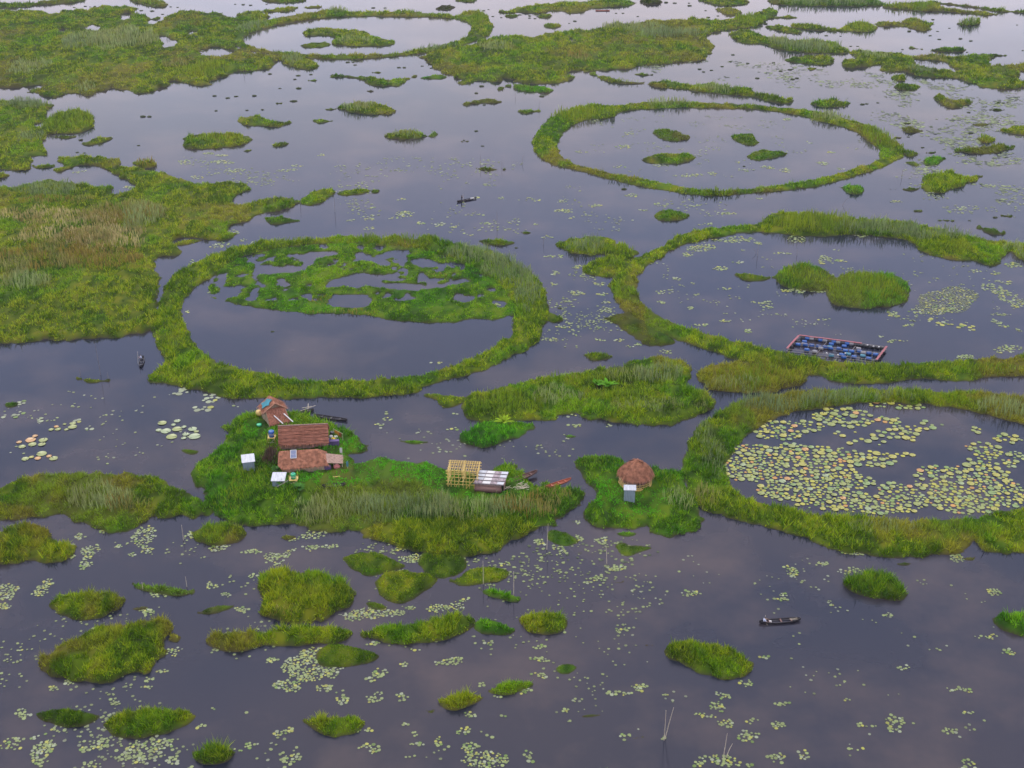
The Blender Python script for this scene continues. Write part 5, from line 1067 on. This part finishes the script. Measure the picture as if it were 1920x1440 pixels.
# ------------------------------------------------------------------ canoes and people
def canoe(px, py, rz, ln, wd, mat, label, group='wooden canoes', z=0.0, depth_=.42, inner=None):
    p = at(px, py, z); e = empty('canoe', (p[0], p[1], z), rz); tag(e, label, 'canoe', group)
    ns = 16; secs = []
    for i in range(ns + 1):
        t = i / ns * 2 - 1; w = wd / 2 * (1 - abs(t) ** 3.2) + .05; sh = .22 * abs(t) ** 3
        secs.append((t * ln / 2, w, sh))
    m = MB(); vs = []
    prof = [(-1, 1), (-.85, .35), (-.45, .02), (0, 0), (.45, .02), (.85, .35), (1, 1)]
    for x, w, sh in secs:
        for a, b in prof: vs.append((x, a * w, -.12 + sh + b * depth_))
        for a, b in reversed(prof): vs.append((x, a * (w - .05), -.12 + sh + .04 + b * (depth_ - .03)))
    k = 14; fs = []
    for i in range(ns):
        for j in range(k): fs.append((i * k + j, (i + 1) * k + j, (i + 1) * k + (j + 1) % k, i * k + (j + 1) % k))
    fs.append(tuple(range(k))); fs.append(tuple(range(ns * k + k - 1, ns * k - 1, -1)))
    m.add(vs, fs); m.build('hull', mat, e)
    for t in (-.5, .05, .55):
        m = MB(); m.box((t * ln / 2, 0, -.12 + depth_ * .8), (.22, wd * .86 * (1 - abs(t) ** 3.2), .04)); m.build('thwart', inner or mat, e)
    return e

def person(name_label, loc, rz, pose, top, bottom, hat=None):
    J = dict(pose); E = [('pel', 'chest', .15, .17, 't'), ('chest', 'neck', .17, .065, 't'), ('neck', 'head', .06, .10, 's'), ('head', 'crown', .10, .075, 's'), ('head', 'nose', .1, .03, 's'),
         ('chest', 'shL', .15, .075, 't'), ('shL', 'elL', .07, .05, 't'), ('elL', 'haL', .048, .035, 's'), ('chest', 'shR', .15, .075, 't'), ('shR', 'elR', .07, .05, 't'), ('elR', 'haR', .048, .035, 's'),
         ('pel', 'hiL', .15, .10, 'b'), ('hiL', 'knL', .10, .07, 'b'), ('knL', 'anL', .065, .045, 'b'), ('anL', 'toL', .045, .035, 's'), ('pel', 'hiR', .15, .10, 'b'), ('hiR', 'knR', .10, .07, 'b'), ('knR', 'anR', .065, .045, 'b'), ('anR', 'toR', .045, .035, 's')]
    for s in 'LR':                                        # five fingers on each hand
        h = Vector(J['ha' + s]); f = (h - Vector(J['el' + s])).normalized(); sd = f.cross(Vector((0, 0, 1))); sd = sd.normalized() if sd.length > .1 else Vector((0, 1, 0))
        J['pa' + s] = tuple(h + f * .06); E.append(('ha' + s, 'pa' + s, .035, .03, 's'))
        for k, (o_, l_) in enumerate(((-.035, .07), (-.012, .085), (.012, .08), (.034, .065))):
            J['f%d%s' % (k, s)] = tuple(h + f * .1 + sd * o_); J['g%d%s' % (k, s)] = tuple(h + f * (.1 + l_ * .6) + sd * o_ - Vector((0, 0, .03)))
            E.append(('pa' + s, 'f%d%s' % (k, s), .02, .01, 's')); E.append(('f%d%s' % (k, s), 'g%d%s' % (k, s), .01, .008, 's'))
        J['th' + s] = tuple(h + f * .07 - sd * .06); E.append(('ha' + s, 'th' + s, .03, .01, 's'))
    names = list(J); ix = {k: i for i, k in enumerate(names)}; rad = {}
    for a, b, ra, rb, _ in E: rad.setdefault(a, ra); rad[b] = rb
    me = bpy.data.meshes.new('body_frame'); me.from_pydata([J[k] for k in names], [(ix[a], ix[b]) for a, b, *_ in E], []); me.update()
    o = bpy.data.objects.new('body_frame', me); C.objects.link(o)
    o.modifiers.new('skin', 'SKIN'); o.modifiers.new('sub', 'SUBSURF').levels = 1
    for i, k in enumerate(names):
        sv = me.skin_vertices[0].data[i]; r = rad.get(k, .05); sv.radius = (r, r); sv.use_root = (k == 'pel')
    dg = bpy.context.evaluated_depsgraph_get(); ev = o.evaluated_get(dg); nm = bpy.data.meshes.new_from_object(ev); bpy.data.objects.remove(o)
    nm.materials.clear()
    for mm in (M['skin'], M[top], M[bottom]): nm.materials.append(mm)
    segs = [(Vector(J[a]), Vector(J[b]), {'s': 0, 't': 1, 'b': 2}[t]) for a, b, _, _, t in E]
    for pl in nm.polygons:
        c = pl.center; best = (9, 0)
        for a, b, t in segs:
            ab = b - a; u = max(0, min(1, (c - a).dot(ab) / max(ab.length_squared, 1e-9))); dd = (c - a - ab * u).length
            if dd < best[0]: best = (dd, t)
        pl.material_index = best[1]
    nm.shade_smooth(); nm.name = 'person'
    b = bpy.data.objects.new('person', nm); C.objects.link(b); b.location = loc; b.rotation_euler = (0, 0, rz); tag(b, name_label, 'person', 'people in canoes')
    hd, cr = Vector(J['head']), Vector(J['crown']); m = MB(); c0 = (hd + cr) / 2 + Vector((-.02, 0, .01))
    m.lathe([(.09, -.05), (.118, 0), (.115, .06), (.08, .115), (.02, .135)], 10, c0); m.build('hair' if not hat else 'hat', M['hair'] if not hat else M[hat], b, True)
    m = MB()
    for s in (-1, 1): m.lathe([(.004, -.008), (.012, 0), (.004, .008)], 6, hd + Vector((.088, s * .035, .035)))
    m.build('eyes', M['hair'], b)
    return b
SIT = dict(pel=(0, 0, .28), chest=(.06, 0, .62), neck=(.10, 0, .83), head=(.14, 0, .95), crown=(.13, 0, 1.07), nose=(.245, 0, .95), shL=(.07, .19, .76), elL=(.26, .27, .56), haL=(.46, .14, .62), shR=(.07, -.19, .76), elR=(.2, -.33, .55), haR=(.4, -.3, .42),
           hiL=(.04, .1, .26), knL=(.42, .15, .42), anL=(.62, .13, .1), toL=(.76, .13, .08), hiR=(.04, -.1, .26), knR=(.42, -.15, .42), anR=(.62, -.13, .1), toR=(.76, -.13, .08))
STAND = dict(pel=(0, 0, .95), chest=(.05, 0, 1.3), neck=(.07, 0, 1.5), head=(.10, 0, 1.61), crown=(.09, 0, 1.73), nose=(.2, 0, 1.61), shL=(.05, .19, 1.43), elL=(.25, .27, 1.25), haL=(.45, .12, 1.35), shR=(.05, -.19, 1.43), elR=(.22, -.28, 1.18), haR=(.42, -.1, 1.05),
             hiL=(0, .1, .92), knL=(.1, .13, .5), anL=(-.03, .14, .1), toL=(.12, .15, .07), hiR=(0, -.1, .92), knR=(.05, -.13, .5), anR=(-.1, -.14, .1), toR=(.05, -.15, .07))
def local(e, v): return e.matrix_basis @ Vector(v)
def pole_at(a, b, r, label, name='punt_pole', cat='pole', mat='pale_bamboo', group='poles held in the canoes'):
    m = MB(); m.tube(a, b, r, r * .8, 6); return tag(m.build(name, M[mat]), label, cat, group)

c1 = canoe(1462, 1166, R(6), 5.9, .95, M['dark_wood'], 'black canoe with a seated paddler in pale shirt, alone on the lower right water', inner=M['brown_wood'])
b = person('seated person in pale shirt and dark trousers, left end of the black canoe', local(c1, (-2.3, 0, -.08)), R(6), SIT, 'pale_cloth', 'navy_cloth')
pole_at(local(c1, (-2.0, .5, .9)), local(c1, (-1.95, -.75, -.2)), .025, 'paddle shaft held by the seated person on the lower right water', 'paddle', 'paddle')
m = MB(); m.box((0, 0, .12), (.32, .3, .24)); m.box((0, 0, .26), (.2, .18, .08)); o = m.build('bundle', M['white']); o.location = local(c1, (-1.35, 0, .0)); tag(o, 'small white bundle in front of the seated paddler', 'bundle')
m = MB(); m.tube((-.6, .05, .2), (.5, .2, .26), .03); m.tube((-.5, -.12, .2), (.6, -.02, .26), .03); o = m.build('fishing_gear', M['pale_bamboo']); o.location = local(c1, (2.0, 0, .1)); tag(o, 'pale sticks lying in the bow of the lower right canoe', 'sticks')
c2 = canoe(875, 376, R(32), 6.0, .95, M['dark_wood'], 'dark canoe with a standing figure, far out in the upper middle water')
b = person('person all in dark clothes standing in the far canoe of the upper middle water', local(c2, (-1.6, 0, -.06)), R(32), STAND, 'dark_cloth', 'dark_cloth')
pole_at(local(c2, (-1.15, -.1, 2.1)), local(c2, (-1.25, -.6, -.3)), .03, 'pole held upright by the figure in the far upper middle canoe')
m = MB(); m.box((0, 0, .15), (1.1, .4, .3)); m.box((.1, 0, .34), (.7, .3, .1)); o = m.build('bundle', M['white']); o.location = local(c2, (1.8, 0, .08)); tag(o, 'white sacks in the bow of the far upper middle canoe', 'sacks')
c3 = canoe(266, 680, R(98), 4.8, .85, M['dark_wood'], 'canoe seen end on, left of the middle left ring')
b = person('person in pale shirt standing in the canoe seen end on at the left', local(c3, (.2, 0, -.06)), R(200), STAND, 'pale_cloth', 'navy_cloth')
pole_at(local(c3, (.15, .55, 2.4)), local(c3, (-.3, .75, -.3)), .03, 'pole held by the person in the canoe seen end on')
c4 = canoe(1130, 20.5, R(3), 6.6, 1.1, M['red_wood'], 'tiny reddish canoe near the top edge under the long far island')
b = person('tiny dark figure sitting in the reddish canoe near the top edge', local(c4, (2.0, 0, -.06)), R(183), SIT, 'dark_cloth', 'dark_cloth')
canoe(620, 785, R(-17), 6.6, .9, M['dark_wood'], 'empty black canoe moored at the shore behind the long hut', z=.0)
canoe(571, 773, R(20), 3.6, .7, M['dark_wood'], 'short dark canoe at the landing right of the tarp patched hut', z=.05)
canoe(626, 912, R(8), 3.8, .95, M['dark_wood'], 'black hull half hidden in the grass in front of the nearest hut', z=.66)
canoe(980, 897, R(38), 6.2, 1.0, M['brown_wood'], 'brown canoe drawn up beside the tin roofed shed', z=.45, depth_=.5)
canoe(1047, 908, R(32), 5.0, .85, M['red_wood'], 'orange red canoe drawn up in the reeds at the right tip of the hut island', z=.6)

# ------------------------------------------------------------------ fish cage
A_, B_, D_, E_ = at(1498, 632, .3), at(1662, 653, .3), at(1475, 657, .3), at(1643, 678, .3)
e = empty('fish_cage', ((A_[0] + E_[0]) / 2, (A_[1] + E_[1]) / 2, 0)); tag(e, 'floating fish cage of blue and black drums inside a pink railed frame', 'fish cage')
org = Vector(e.location)
def G(u, v, z): p = (A_ * (1 - u) + B_ * u) * (1 - v) + (D_ * (1 - u) + E_ * u) * v; return Vector((p[0], p[1], z)) - org
for (u0, v0, u1, v1) in ((0, 0, .72, 0), (0, 0.02, 0, 1), (1, 0, 1, 1)):
    m = MB(); k = 9; vs = []
    for i in range(k + 1):
        p = G(u0 + (u1 - u0) * i / k, v0 + (v1 - v0) * i / k, .78 + random.uniform(-.03, .03)); d = (G(u1, v1, 0) - G(u0, v0, 0)).normalized(); s = Vector((-d.y, d.x, 0)) * .2
        for q in (p - s, p + s): vs += [q, q - Vector((0, 0, .07))]
    fs = []
    for i in range(k): b0 = i * 4; fs += [(b0, b0 + 4, b0 + 6, b0 + 2), (b0 + 1, b0 + 3, b0 + 7, b0 + 5), (b0, b0 + 1, b0 + 5, b0 + 4), (b0 + 2, b0 + 6, b0 + 7, b0 + 3)]
    m.add(vs, fs + [(0, 2, 3, 1), (k * 4, k * 4 + 1, k * 4 + 3, k * 4 + 2)]); m.build('float_rail', M['pink'], e)
m = MB()
for v in (0, .5, 1): m.tube(G(0, v, .12), G(1, v, .12), .06); m.tube(G(0, v, .62), G(1, v, .62), .05)
for u in (0, .33, .66, 1): m.tube(G(u, 0, .15), G(u, 1, .15), .06)
m.build('frame', M['grey_pole'], e)
ax = (B_ - A_); rzb = math.atan2(ax[1], ax[0])
DR = [(u, .02, 'black' if i % 3 == 0 else 'blue' if i % 3 == 1 else 'grey') for i, u in enumerate(np.linspace(.05, .66, 13))] + [(u, .02, 'black') for u in (.72, .78, .84, .9, .96)] + \
     [(u, .5, 'blue') for u in (.06, .14, .21, .29, .36, .43, .52, .60, .67, .75, .86, .94)] + [(.40, .25, 'blue'), (.41, .38, 'cyan'), (.66, .78, 'cyan'), (.60, .88, 'blue'), (.5, .97, 'cyan'), (.64, .98, 'blue'), (.1, .25, 'blue'), (.2, .78, 'blue'), (.3, .9, 'grey'), (.74, .85, 'blue'), (.82, .75, 'cyan'), (.9, .9, 'blue'), (.55, .25, 'blue'), (.72, .3, 'grey')] + \
     [(.01, v, 'black') for v in (.25, .5, .75)] + [(.99, v, 'black') for v in (.3, .5, .7, .9)] + [(.33, .55, 'grey'), (.12, .5, 'grey'), (.8, .5, 'grey')]
for u, v, mt in DR:
    m = MB(); m.lathe([(.2, -.5), (.33, -.48), (.34, -.2), (.36, -.17), (.34, -.14), (.34, .14), (.36, .17), (.34, .2), (.33, .48), (.2, .5)], 12, (0, 0, 0), 'X')
    o = m.build('drum', M[mt], e, True); o.location = G(u, v + (random.uniform(-.05, .05) if .03 < v < .95 else 0), .3); o.rotation_euler = (0, 0, rzb + random.uniform(-.15, .15) + (PI / 2 if u < .02 or u > .98 else 0))
m = MB()
for u, v in ((.44, .93), (.57, .95), (.63, .78), (.79, .03), (.86, .06), (.92, .05)): m.lathe([(.05, -.16), (.15, -.1), (.19, 0), (.15, .1), (.05, .16)], 9, G(u, v, .55))
m.build('buoys', M['white'], e, True)

# ------------------------------------------------------------------ stakes standing in the lake
ST = [(344, 1013, 985, 0, 'thin stake left of the domed islet under the hut island'), (1025, 1030, 983, 2, 'tall pale stake at the near tip of the hut island'), (1138, 1058, 1025, -3, 'leaning stake above pale leaves, right of the tall pale stake'),
      (963, 1118, 1073, 0, 'thin pale stake at the right end of the slanting tufted bar'), (906, 1095, 1053, 0, 'thin pale stake at the left end of the slanting tufted bar'), (1245, 1388, 1335, 0, 'upright one of two crossed stakes at the bottom right of centre'), (1245, 1386, 1330, 14, 'leaning one of two crossed stakes at the bottom right of centre'),
      (1355, 1424, 1378, 4, 'thin stake standing in a leaf patch near the bottom edge'), (1359, 1420, 1396, 12, 'short slanting stick beside the bottom leaf patch stake'), (628, 397, 366, 0, 'stake right of the slanting grass strip tip'), (563, 385, 362, 0, 'stake at the left tip of the slanting grass strip'),
      (932, 422, 397, 0, 'lone thin stake in the leaf flecked water above the middle left ring'), (1420, 480, 455, 0, 'upright stake inside the right hand ring above the narrow grass strip'), (1420, 476, 466, -9, 'short stick leaning on the upright stake in the right hand ring'), (1494, 479, 467, 0, 'short stake among leaves inside the right hand ring'),
      (1577, 385, 368, 14, 'bent grey branch standing off the reeds of the right hand ring'), (189, 703, 642, -2, 'tall thin stake through the double weed block on the left water'), (151, 705, 692, 0, 'short pale stake at the left end of the double weed block'), (203, 712, 698, 0, 'short dark stake at the right end of the double weed block'),
      (901, 312, 291, 0, 'stake at the left end of the moored plank like strip'), (941, 316, 302, 0, 'stake at the right end of the moored plank like strip'), (978, 305, 290, 3, 'thin stick right of the moored plank like strip'), (966, 182, 168, 0, 'thin stake under the flat green lobe of the far mat'), (1011, 204, 188, 0, 'stake at the right end of the wedge shaped islet'),
      (1018, 458, 442, 2, 'dark stake in the channel left of the reed thicket'), (350, 1100, 1082, 0, 'stake at the right end of the pole held bar of grass'), (268, 1106, 1092, 0, 'stake at the left end of the pole held bar of grass'), (1691, 330, 312, 0, 'thin stake right of the upper right ring'), (458, 142, 128, 0, 'thin stake off the far left reed mat, right of its tip')]
for px, yb, yt, dx, lb in ST:
    p = at(px, yb); D = depth(p[1]); h = (yb - yt) / (FPX / D * math.cos(PITCH - math.atan((720 - yb) / FPX))); l = dx / (FPX / D)
    m = MB(); m.tube((0, 0, -.8), (l * .5 + .02, 0, h * .5), .05, .042, 6); m.tube((l * .5 + .02, 0, h * .5), (l, .05, h), .042, .028, 6)
    o = m.build('lake_stake', M['pale_bamboo' if yb > 900 else 'grey_pole']); o.location = p; tag(o, lb, 'stake', 'bamboo stakes in the lake')

# ------------------------------------------------------------------ water, sky, sun, haze, camera
m, nt, out = new_mat('lake_water')
p = nt.nodes.new('ShaderNodeBsdfPrincipled'); p.inputs['Base Color'].default_value = (.010, .011, .020, 1); p.inputs['Roughness'].default_value = .05; p.inputs['IOR'].default_value = 1.333; p.inputs['Specular IOR Level'].default_value = .5
tc = nt.nodes.new('ShaderNodeNewGeometry'); mp = nt.nodes.new('ShaderNodeMapping'); mp.inputs['Scale'].default_value = (.5, .9, 1)
mk = nt.nodes.new('ShaderNodeTexNoise'); mk.inputs['Scale'].default_value = .035; mk.inputs['Detail'].default_value = 5; mk.inputs['Roughness'].default_value = .62
mr = nt.nodes.new('ShaderNodeValToRGB'); mr.color_ramp.elements[0].position = .47; mr.color_ramp.elements[1].position = .68
mr.color_ramp.elements[0].color = (.009, .011, .020, 1); mr.color_ramp.elements[1].color = (.038, .030, .031, 1)      # sunken weed shows brown through the clear water
nt.links.new(tc.outputs['Position'], mk.inputs['Vector']); nt.links.new(mk.outputs['Fac'], mr.inputs['Fac']); nt.links.new(mr.outputs['Color'], p.inputs['Base Color'])
wd_ = nt.nodes.new('ShaderNodeTexNoise'); wd_.inputs['Scale'].default_value = .012; wd_.inputs['Detail'].default_value = 3
wr_ = nt.nodes.new('ShaderNodeMapRange'); wr_.inputs[1].default_value = .4; wr_.inputs[2].default_value = .65; wr_.inputs[3].default_value = .03; wr_.inputs[4].default_value = .12
nt.links.new(tc.outputs['Position'], wd_.inputs['Vector']); nt.links.new(wd_.outputs['Fac'], wr_.inputs[0]); nt.links.new(wr_.outputs[0], p.inputs['Roughness'])
n1 = nt.nodes.new('ShaderNodeTexNoise'); n1.inputs['Scale'].default_value = 1.0; n1.inputs['Detail'].default_value = 4
bp = nt.nodes.new('ShaderNodeBump'); bp.inputs['Strength'].default_value = .06; bp.inputs['Distance'].default_value = .1
nt.links.new(tc.outputs['Position'], mp.inputs['Vector']); nt.links.new(mp.outputs['Vector'], n1.inputs['Vector']); nt.links.new(n1.outputs['Fac'], bp.inputs['Height']); nt.links.new(bp.outputs['Normal'], p.inputs['Normal'])
nt.links.new(p.outputs['BSDF'], out.inputs['Surface'])
S_ = 4000; me = bpy.data.meshes.new('water'); me.from_pydata([(-S_, -S_, 0), (S_, -S_, 0), (S_, S_, 0), (-S_, S_, 0)], [], [(0, 1, 2, 3)])
o = link_mesh('water', me, m); o['kind'] = 'structure'

SUN_EL, SUN_AZ = R(52), R(-25)        # the sun stands behind thin cloud, ahead and to the left
w = bpy.data.worlds.new('World'); bpy.context.scene.world = w; w.use_nodes = True; nt = w.node_tree; nt.nodes.clear()
wo = nt.nodes.new('ShaderNodeOutputWorld'); bg = nt.nodes.new('ShaderNodeBackground'); bg.inputs['Strength'].default_value = .1
sky = nt.nodes.new('ShaderNodeTexSky'); sky.sky_type = 'NISHITA'; sky.sun_disc = False; sky.sun_elevation = SUN_EL; sky.sun_rotation = SUN_AZ; sky.air_density = 1.5; sky.dust_density = 4
tc = nt.nodes.new('ShaderNodeTexCoord'); mp = nt.nodes.new('ShaderNodeMapping'); mp.inputs['Scale'].default_value = (1, 1, 2.2)
n1 = nt.nodes.new('ShaderNodeTexNoise'); n1.inputs['Scale'].default_value = 4.5; n1.inputs['Detail'].default_value = 5; n1.inputs['Roughness'].default_value = .5
sx = nt.nodes.new('ShaderNodeSeparateXYZ'); nt.links.new(tc.outputs['Generated'], sx.inputs[0])
wob = nt.nodes.new('ShaderNodeMath'); wob.operation = 'MULTIPLY_ADD'; wob.inputs[1].default_value = .16; nt.links.new(n1.outputs['Fac'], wob.inputs[0])
sub = nt.nodes.new('ShaderNodeMath'); sub.operation = 'SUBTRACT'; sub.inputs[1].default_value = .08; nt.links.new(sx.outputs['Z'], sub.inputs[0]); nt.links.new(sub.outputs[0], wob.inputs[2])
el = nt.nodes.new('ShaderNodeValToRGB'); cr = el.color_ramp                       # layers of thin cloud from the horizon to the zenith
for q_, c_ in SKY: 
    e_ = cr.elements[0] if q_ == SKY[0][0] else cr.elements[-1] if q_ == SKY[-1][0] else cr.elements.new(q_)
    e_.position = q_; e_.color = [v_ / 2.5 for v_ in c_] + [1]
nt.links.new(wob.outputs[0], el.inputs['Fac'])
rp = nt.nodes.new('ShaderNodeValToRGB'); rp.color_ramp.elements[0].position = .36; rp.color_ramp.elements[1].position = .64
rp.color_ramp.elements[0].color = (21.5, 22.8, 25.5, 1); rp.color_ramp.elements[1].color = (28, 26, 25.5, 1)
ml = nt.nodes.new('ShaderNodeMix'); ml.data_type = 'RGBA'; ml.blend_type = 'MULTIPLY'; ml.inputs[0].default_value = 1
mx = nt.nodes.new('ShaderNodeMix'); mx.data_type = 'RGBA'; mx.inputs[0].default_value = .965
nt.links.new(tc.outputs['Generated'], mp.inputs['Vector']); nt.links.new(mp.outputs['Vector'], n1.inputs['Vector']); nt.links.new(n1.outputs['Fac'], rp.inputs['Fac'])
nt.links.new(el.outputs['Color'], ml.inputs[6]); nt.links.new(rp.outputs['Color'], ml.inputs[7])
nt.links.new(sky.outputs['Color'], mx.inputs[6]); nt.links.new(ml.outputs[2], mx.inputs[7]); nt.links.new(mx.outputs[2], bg.inputs['Color']); nt.links.new(bg.outputs['Background'], wo.inputs['Surface'])

ld = bpy.data.lights.new('sun', 'SUN'); ld.energy = SUN_E; ld.angle = R(14); ld.color = (1, .95, .87)
lo_ = bpy.data.objects.new('sun', ld); C.objects.link(lo_)
d = Vector((math.sin(SUN_AZ) * math.cos(SUN_EL), math.cos(SUN_AZ) * math.cos(SUN_EL), math.sin(SUN_EL)))
lo_.rotation_euler = (-d).to_track_quat('-Z', 'Y').to_euler()

if HAZE:
    m, nt, out = new_mat('haze_air'); v = nt.nodes.new('ShaderNodeVolumePrincipled'); v.inputs['Color'].default_value = (.86, .88, .95, 1); v.inputs['Density'].default_value = HAZE; v.inputs['Anisotropy'].default_value = .2
    nt.links.new(v.outputs['Volume'], out.inputs['Volume'])
    b_ = MB(); b_.box((0, 0, (CAM_H + 4) / 2 - .5), (8200, 8200, CAM_H + 5)); o = b_.build('haze', m); o['kind'] = 'stuff'

cd = bpy.data.cameras.new('camera'); cd.sensor_width = 36; cd.lens = FPX / 1920 * 36; cd.clip_start = 1; cd.clip_end = 12000
co = bpy.data.objects.new('camera', cd); C.objects.link(co); co.location = (0, 0, CAM_H); co.rotation_euler = (PI / 2 - PITCH, 0, 0)
sc = bpy.context.scene; sc.camera = co
sc.view_settings.view_transform = 'Standard'; sc.view_settings.look = 'None'; sc.view_settings.exposure = EXPO; sc.view_settings.gamma = 1
sc.cycles.volume_step_rate = 10; sc.cycles.max_bounces = 6; sc.cycles.volume_bounces = 0; sc.cycles.transparent_max_bounces = 8
